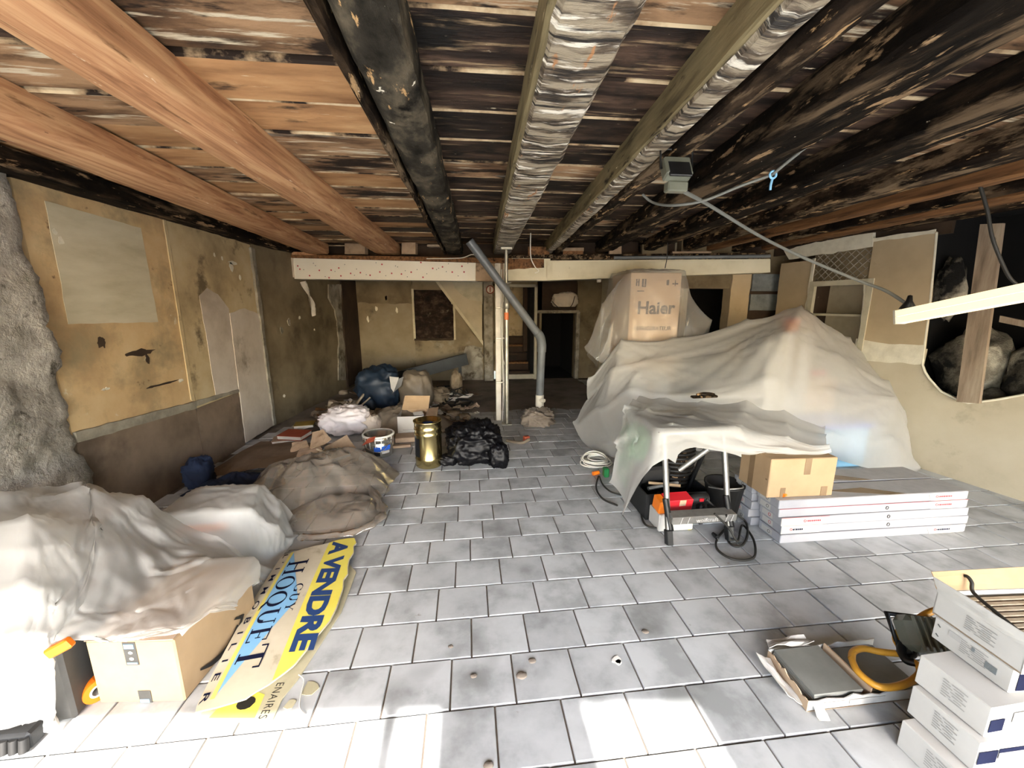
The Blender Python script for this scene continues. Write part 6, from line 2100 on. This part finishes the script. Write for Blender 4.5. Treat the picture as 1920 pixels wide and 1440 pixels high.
# gutter beam with legs (long dark plastic channel)
gb_ = thing('gutter_channel', 'long dark grey plastic channel resting slanted across the back', 'channel', at(790, 690, 7.3))
A, B = at(688, 722, 7.2), at(874, 672, 7.75)
e = (B - A).normalized()
w = Vector((-e.y, e.x, 0)).normalized()
u = e.cross(w)
if u.z < 0:
    u = -u
MB().prism([A + w * a + u * b for a, b in ((-.09, -.11), (.09, -.11), (.09, .09), (.06, .09), (.06, -.08), (-.06, -.08), (-.06, .09), (-.09, .09))], B - A).build('channel', MT['pvc_dark'], gb_)
MB().prism([A + w * a + u * b for a, b in ((-.10, .085), (-.05, .085), (-.05, .11), (-.10, .11))], B - A).build('lip', MT['pvc_dark'], gb_)
for t_ in (.93,):
    q = A + (B - A) * t_
    MB().cbox((q.x, q.y - .02, q.z / 2), (.06, .06, q.z), .006).build('leg', MT['pvc_dark'], gb_)
MB().tube([at(800, 728, 7.3), at(862, 722, 7.6)], .02, 6).build('foot_bar', MT['pvc_dark'], gb_)
# black hose loops
cable('rubber_hose', [(.05 + .22 * math.cos(a) - .25, 6.35 + .22 * math.sin(a), .03) for a in [i * .628 for i in range(11)]], .022, MT['black_rubber'], 'black rubber hose ring on the floor near the prop', 'hose')
p = fl(870, 760)
cable('rubber_hose', [(p.x + .15 * math.cos(a), p.y + .22 * math.sin(a), .03) for a in [.3 + i * .6 for i in range(9)]], .02, MT['black_rubber'], 'second black hose curl nearer the gold tin', 'hose')
tg = thing('cable_tangle', 'tangle of white and grey wires on the heap by the gutter channel', 'cables', (-.35, 6.6, 0))
for k in range(7):
    cx, cy = -.40 + R.uniform(-.2, .25), 6.5 + R.uniform(-.2, .3)
    pts = [(cx + R.uniform(-.18, .18), cy + R.uniform(-.15, .15), .03 + R.uniform(0, .16)) for _ in range(6)]
    MB().tube(spline(pts, 6), .009, 6).build('wire', MT['white_cable'] if k % 2 else MT['dark_cable'], tg)
blob((-.55, 6.45, 0), .2, .17, .13, 91, .45, 2, .3, 20).build('debris_lump', MT['rubble'], tg)
cb = thing('plaster_chunk', 'upright pale plaster chunk standing on the heap near the hose', 'rubble', (-.25, 6.9, 0))
blob((-.22, 6.95, 0), .10, .09, .22, 93, .45, 1.7, .3, 20).build('chunk', MT['rubble'], cb)
# chunk of white rag over the doorway
q = at(1060, 560, 8.3)
rg = thing('white_rag', 'white rag stuffed above the black doorway', 'rag', at(1050, 580, 8.3))
b_ = blob((q.x, 8.3, q.z - .17), .26, .08, .15, 95, .35, 1.8, .3, 24)
b_.build('cloth', MT['pale_plaster'], rg)
MB().tube(spline([at(1035, 565, 8.2), at(1050, 578, 8.18), at(1070, 575, 8.18), at(1078, 555, 8.2)], 6), .008, 6).build('wire', MT['dark_cable'], rg)
# red round sign on the post
q = at(919, 543, 8.2)
rd = thing('round_sign', 'small faded round red and white sign on the timber post', 'sign', q)
m = MB()
m.prism([q + Vector((.085 * math.cos(a * .4), 0, .085 * math.sin(a * .4))) for a in range(16)], (0, .006, 0))
m.build('disc', MT['pale_plaster'], rd)
MB().tube([q + Vector((.075 * math.cos(a * .4), -.004, .075 * math.sin(a * .4))) for a in range(16)], .010, 6, True).build('red_ring', MT['rust_red'], rd)
MB().box(q + Vector((0, -.004, 0)), (.02, .004, .10)).build('bar', MT['rust_red'], rd)
# ================================================================== FRONT RIGHT: BOXES OF TILES, WORK LAMP
TB = [  # x0 of the left face, y0, y1, z0, z1
    (1.545, .80, 1.02, 0.0, .115), (1.59, .84, 1.04, .117, .232), (1.615, .86, 1.06, .234, .349), (1.735, .88, 1.11, .351, .440), (1.735, .86, 1.12, .442, .535)]
TL = ['lowest white tile box of the front stack, pushed out furthest', 'second lowest white tile box of the front stack', 'middle white tile box of the front stack, navy print on its end', 'second topmost white tile box, staples and barcode on its side',
      'topmost white tile box, open with a raised flap and slats inside']
for k, (x0, y0, y1, z0, z1) in enumerate(TB):
    L = .46
    c = (x0 + L / 2, (y0 + y1) / 2, z0)
    s = (L, y1 - y0, z1 - z0)
    rz = [.02, .0, .03, -.04, -.06][k]
    t = thing('tile_box', TL[k], 'box', c, 'white tile boxes in the front stack')
    if k < 4:
        MB().cbox((c[0], c[1], z0 + s[2] / 2), s, .003, rz).build('body', MT['white_card'], t)
    else:
        m = MB()
        for dy in (-1, 1):
            x_, y_ = rot2(0, dy * (s[1] / 2 - .002), rz)
            MB().box((c[0] + x_, c[1] + y_, z0 + s[2] / 2), (L, .004, s[2]), rz).build('wall', MT['white_card'], t)
        for dx in (-1, 1):
            x_, y_ = rot2(dx * (L / 2 - .002), 0, rz)
            MB().box((c[0] + x_, c[1] + y_, z0 + s[2] / 2), (.004, s[1], s[2]), rz).build('wall', MT['white_card'], t)
        MB().box((c[0], c[1], z0 + .004), (L, s[1], .006), rz).build('base', MT['kraft'], t)
    bd = t.children[0]
    lf = on_box(c, s, rz, 'left')
    ff = on_box(c, s, rz, 'front')
    w = s[1]
    m = MB()
    for q in range(7):
        v = s[2] * (.80 - .085 * q)
        put_flat(m, rects([(w * .38, v, w * (.46 + .03 * (q % 3)), v + s[2] * .035), (w * (.50 + .03 * (q % 3)), v, w * (.72 - .05 * (q % 2)), v + s[2] * .035)]), lf)
    m.build('small_print', MT['pale_print'], bd)['kind'] = 'stuff'
    if k == 3:
        patch(lf, [(w * .22, s[2] * .60, w * .38, s[2] * .85)]).build('barcode', MT['grey_card'], bd)
        patch(lf, [(w * .52, s[2] * .62, w * .56, s[2] * .78), (w * .70, s[2] * .35, w * .84, s[2] * .62)]).build('blue_print', MT['cinder'], bd)
        for v in (.3, .75):
            MB().tube([lf(w * .06, s[2] * v), lf(w * .10, s[2] * (v - .08))], .0016, 4).build('staple', MT['case_grey'], bd)
    h = s[2]
    nav = [[(.0, .25 * h, .10, .75 * h), (.22, .3 * h, .40, .8 * h)], [(.0, .30 * h, .07, .72 * h), (.075, .42 * h, .19, .74 * h), (.2, .2 * h, .27, .8 * h)], [(.005, .2 * h, .06, .6 * h), (.21, .15 * h, .28, .85 * h)], [(.02, .12 * h, .07, .88 * h), (.075, .2 * h, .13, .9 * h), (.15, .1 * h, .20, .5 * h), (.15, .55 * h, .2, .95 * h)], [(.01, .35 * h, .30, .75 * h)]][k]
    patch(ff, nav).build('navy_print', MT['navy'], bd)
    if k in (1, 2):
        ff2 = lambda u, v: ff(u, v) + Vector((0, -.001, 0))
        patch(ff2, [(.075, .45 * h, .18, .62 * h)] if k == 1 else [(.09, .4 * h, .17, .75 * h)]).build('grey_print', MT['grey_card'], bd)
    if k == 4:
        # raised flaps, slats inside
        o = lf(0, s[2])
        bent_sheet([lf(0, s[2]), lf(w, s[2]), lf(w, s[2] + .05) + Vector((-.012, 0, 0)), lf(0, s[2] + .065) + Vector((-.03, 0, 0))], .003, 8, 5, 0, 2, .006).build('side_flap', MT['white_card'], t)
        bk_ = on_box(c, s, rz, 'back')
        bent_sheet([bk_(0, s[2]), bk_(L, s[2]), bk_(L, s[2] + .06) + Vector((0, .03, 0)), bk_(.0, s[2] + .07) + Vector((0, .03, 0))], .003, 6, 4, 0, 4, .004).build('rear_flap', MT['kraft'], t)
        for q in range(9):
            x_, y_ = rot2(.0, -s[1] / 2 + .03 + q * (s[1] - .06) / 8, rz)
            MB().cbox((c[0] + x_ + .01, c[1] + y_, z0 + .045), (L - .03, .018, .07), .002, rz).build('slat', MT['stick'], t)
cable('power_cable', [at(1800, 1083, 1.16), at(1812, 1080, 1.14), at(1822, 1092, 1.12), at(1826, 1112, 1.10), at(1870, 1150, 1.02), at(1915, 1188, .95), at(1940, 1215, .92)], .006, MT['dark_cable'], 'black cord bent over the edge of the open tile box')
q = at(1908, 1215, .93)
lc = thing('cord_plug', 'black plug lying in the open tile box at the picture edge', 'plug', q)
MB().tube([q, q + Vector((.03, .03, -.03))], [.022, .018], 12).build('body', MT['black_plastic'], lc)
MB().tube([q + Vector((.03, .03, -.03)), q + Vector((.05, .05, -.04))], .010, 8).build('sleeve', MT['black_rubber'], lc)

# torn tile carton on the floor with grey tiles
tc = thing('torn_tile_carton', 'torn open carton of grey tiles on the floor beside the tile box stack', 'carton', (1.55, 1.27, 0))
x0, x1, y0, y1, h = 1.315, 1.87, 1.16, 1.40, .062
rag_top = lambda a, b, sd: [(a + (b - a) * i / 12, h * (.86 + .35 * noise.noise(Vector((i * .9, sd, 0))))) for i in range(13)]
for (pa, pb, sd) in (((x0, y0), (x1, y0), 1), ((x0 + .02, y1), (x1, y1), 2), ((x0, y0), (x0 + .02, y1), 3)):
    a, b = Vector((*pa, 0)), Vector((*pb, 0))
    tops = [a + (b - a) * (i / 14) + Vector((0, 0, h * (.85 + .4 * noise.noise(Vector((i * .7, sd, 1)))))) for i in range(15)]
    n = Vector((-(b - a).y, (b - a).x, 0)).normalized() * .004
    MB().prism([a + Vector((0, 0, .004))] + [b + Vector((0, 0, .004))] + tops[::-1], n).build('torn_side', MT['white_card'] if sd < 3 else MT['kraft_pale'], tc)
MB().box(((x0 + x1) / 2, (y0 + y1) / 2, .005), (x1 - x0, y1 - y0, .006)).build('base', MT['kraft_pale'], tc)
patch(on_box(((x0 + x1) / 2, (y0 + y1) / 2, 0), (x1 - x0, y1 - y0, h), 0, 'front'), [(.02, .015, .16, .04), (.18, .015, .34, .04)]).build('grey_print', MT['grey_card'], tc)
for k in range(5):
    MB().cbox((1.455 + .002 * k, 1.285, .016 + .0098 * k), (.22, .215, .0092), .0015, .02 * (k % 2)).build('tile', MT['slate'], tc)
for k in range(2):
    MB().cbox((1.735, 1.29, .016 + .0098 * k), (.24, .21, .0092), .0015, -.02).build('tile', MT['slate'], tc)
MB().box((1.60, 1.28, .045), (.008, .22, .05)).build('divider', MT['kraft_pale'], tc)
bent_sheet([(x0 - .005, y0 + .02, .012), (x0 + .01, y1 - .02, .02), (x0 - .055, y1 - .01, .05), (x0 - .05, y0 + .06, .03)], .003, 6, 6, 0, 3, .02).build('torn_flap', MT['white_card'], tc)
bent_sheet([(x0 + .02, y1, .06), (x0 + .25, y1 + .005, .06), (x0 + .24, y1 + .05, .05), (x0 + .05, y1 + .06, .045)], .003, 6, 4, 0, 6, .02).build('torn_flap', MT['white_card'], tc)
bent_sheet([(x0 + .02, y0 - .002, .03), (x0 + .06, y0 - .004, .03), (x0 + .055, y0 - .045, .006), (x0 + .01, y0 - .04, .008)], .002, 4, 4, 0, 9, .008).build('torn_flap', MT['white_card'], tc)

# halogen work lamp: yellow tube stand, black and grey head
wl = thing('work_lamp', 'work lamp with ribbed grey head on a bent yellow tube stand leaning on the carton', 'work lamp', (1.75, 1.38, 0))
loop = spline([fl(1597, 1236, .085), fl(1600, 1222, .085), fl(1618, 1216, .085), fl(1650, 1222, .09), fl(1690, 1226, .10)], 6)
MB().tube(loop, .0135, 10).build('rear_tube', MT['yellow_tube'], wl)
loop2 = spline([fl(1597, 1236, .085), fl(1606, 1256, .083), fl(1625, 1274, .082), fl(1648, 1287, .082), fl(1675, 1288, .084), fl(1705, 1279, .088), fl(1724, 1264, .10), fl(1723, 1250, .12), fl(1711, 1240, .13)], 6)
MB().tube(loop2, .0135, 10).build('front_tube', MT['yellow_tube'], wl)
loop3 = spline([fl(1690, 1216, .13), fl(1680, 1200, .14), fl(1684, 1186, .16), fl(1700, 1176, .18), fl(1738, 1150, .24), fl(1775, 1138, .26)], 6)
MB().tube(loop3, .0135, 10).build('upper_tube', MT['yellow_tube'], wl)
hc = fl(1732, 1190, .19)
MB().cbox(hc, (.19, .10, .14), .025, -.15, -.75, .1).build('lamp_head', MT['lamp_grey'], wl)
hd_ = [c_ for c_ in wl.children if c_.name.startswith('lamp_head')][0]
for k in range(6):
    off = Matrix.Rotation(-.15, 4, 'Z') @ Matrix.Rotation(.1, 4, 'Y') @ Matrix.Rotation(-.75, 4, 'X') @ Vector((-.07 + .028 * k, -.054, 0))
    MB().cbox(hc + off, (.008, .016, .13), .003, -.15, -.75, .1).build('cooling_rib', MT['lamp_grey'], hd_)
fr0 = Matrix.Rotation(-.15, 4, 'Z') @ Matrix.Rotation(.1, 4, 'Y') @ Matrix.Rotation(-.75, 4, 'X')
rim_pts = [hc + fr0 @ Vector((a * .098, .040, b * .072)) for a, b in ((-1, -1), (1, -1), (1, 1), (-1, 1))]
MB().tube(rim_pts, .012, 8, True).build('black_rim', MT['black_plastic'], wl)
kn = fl(1697, 1222, .12)
MB().tube([kn + Vector((-.02, 0, -.02)), kn + Vector((.03, -.01, .02))], .022, 12).build('clamp_knob', MT['black_plastic'], wl)
MB().tube(spline([fl(1692, 1205, .15), fl(1690, 1222, .13), fl(1700, 1238, .12), fl(1716, 1242, .13)], 5), .016, 10).build('joint_arm', MT['black_plastic'], wl)
MB().tube(spline([fl(1700, 1212, .15), fl(1712, 1216, .15), fl(1716, 1228, .14), fl(1706, 1234, .13)], 5), .008, 8).build('wing_nut', MT['black_rubber'], wl)
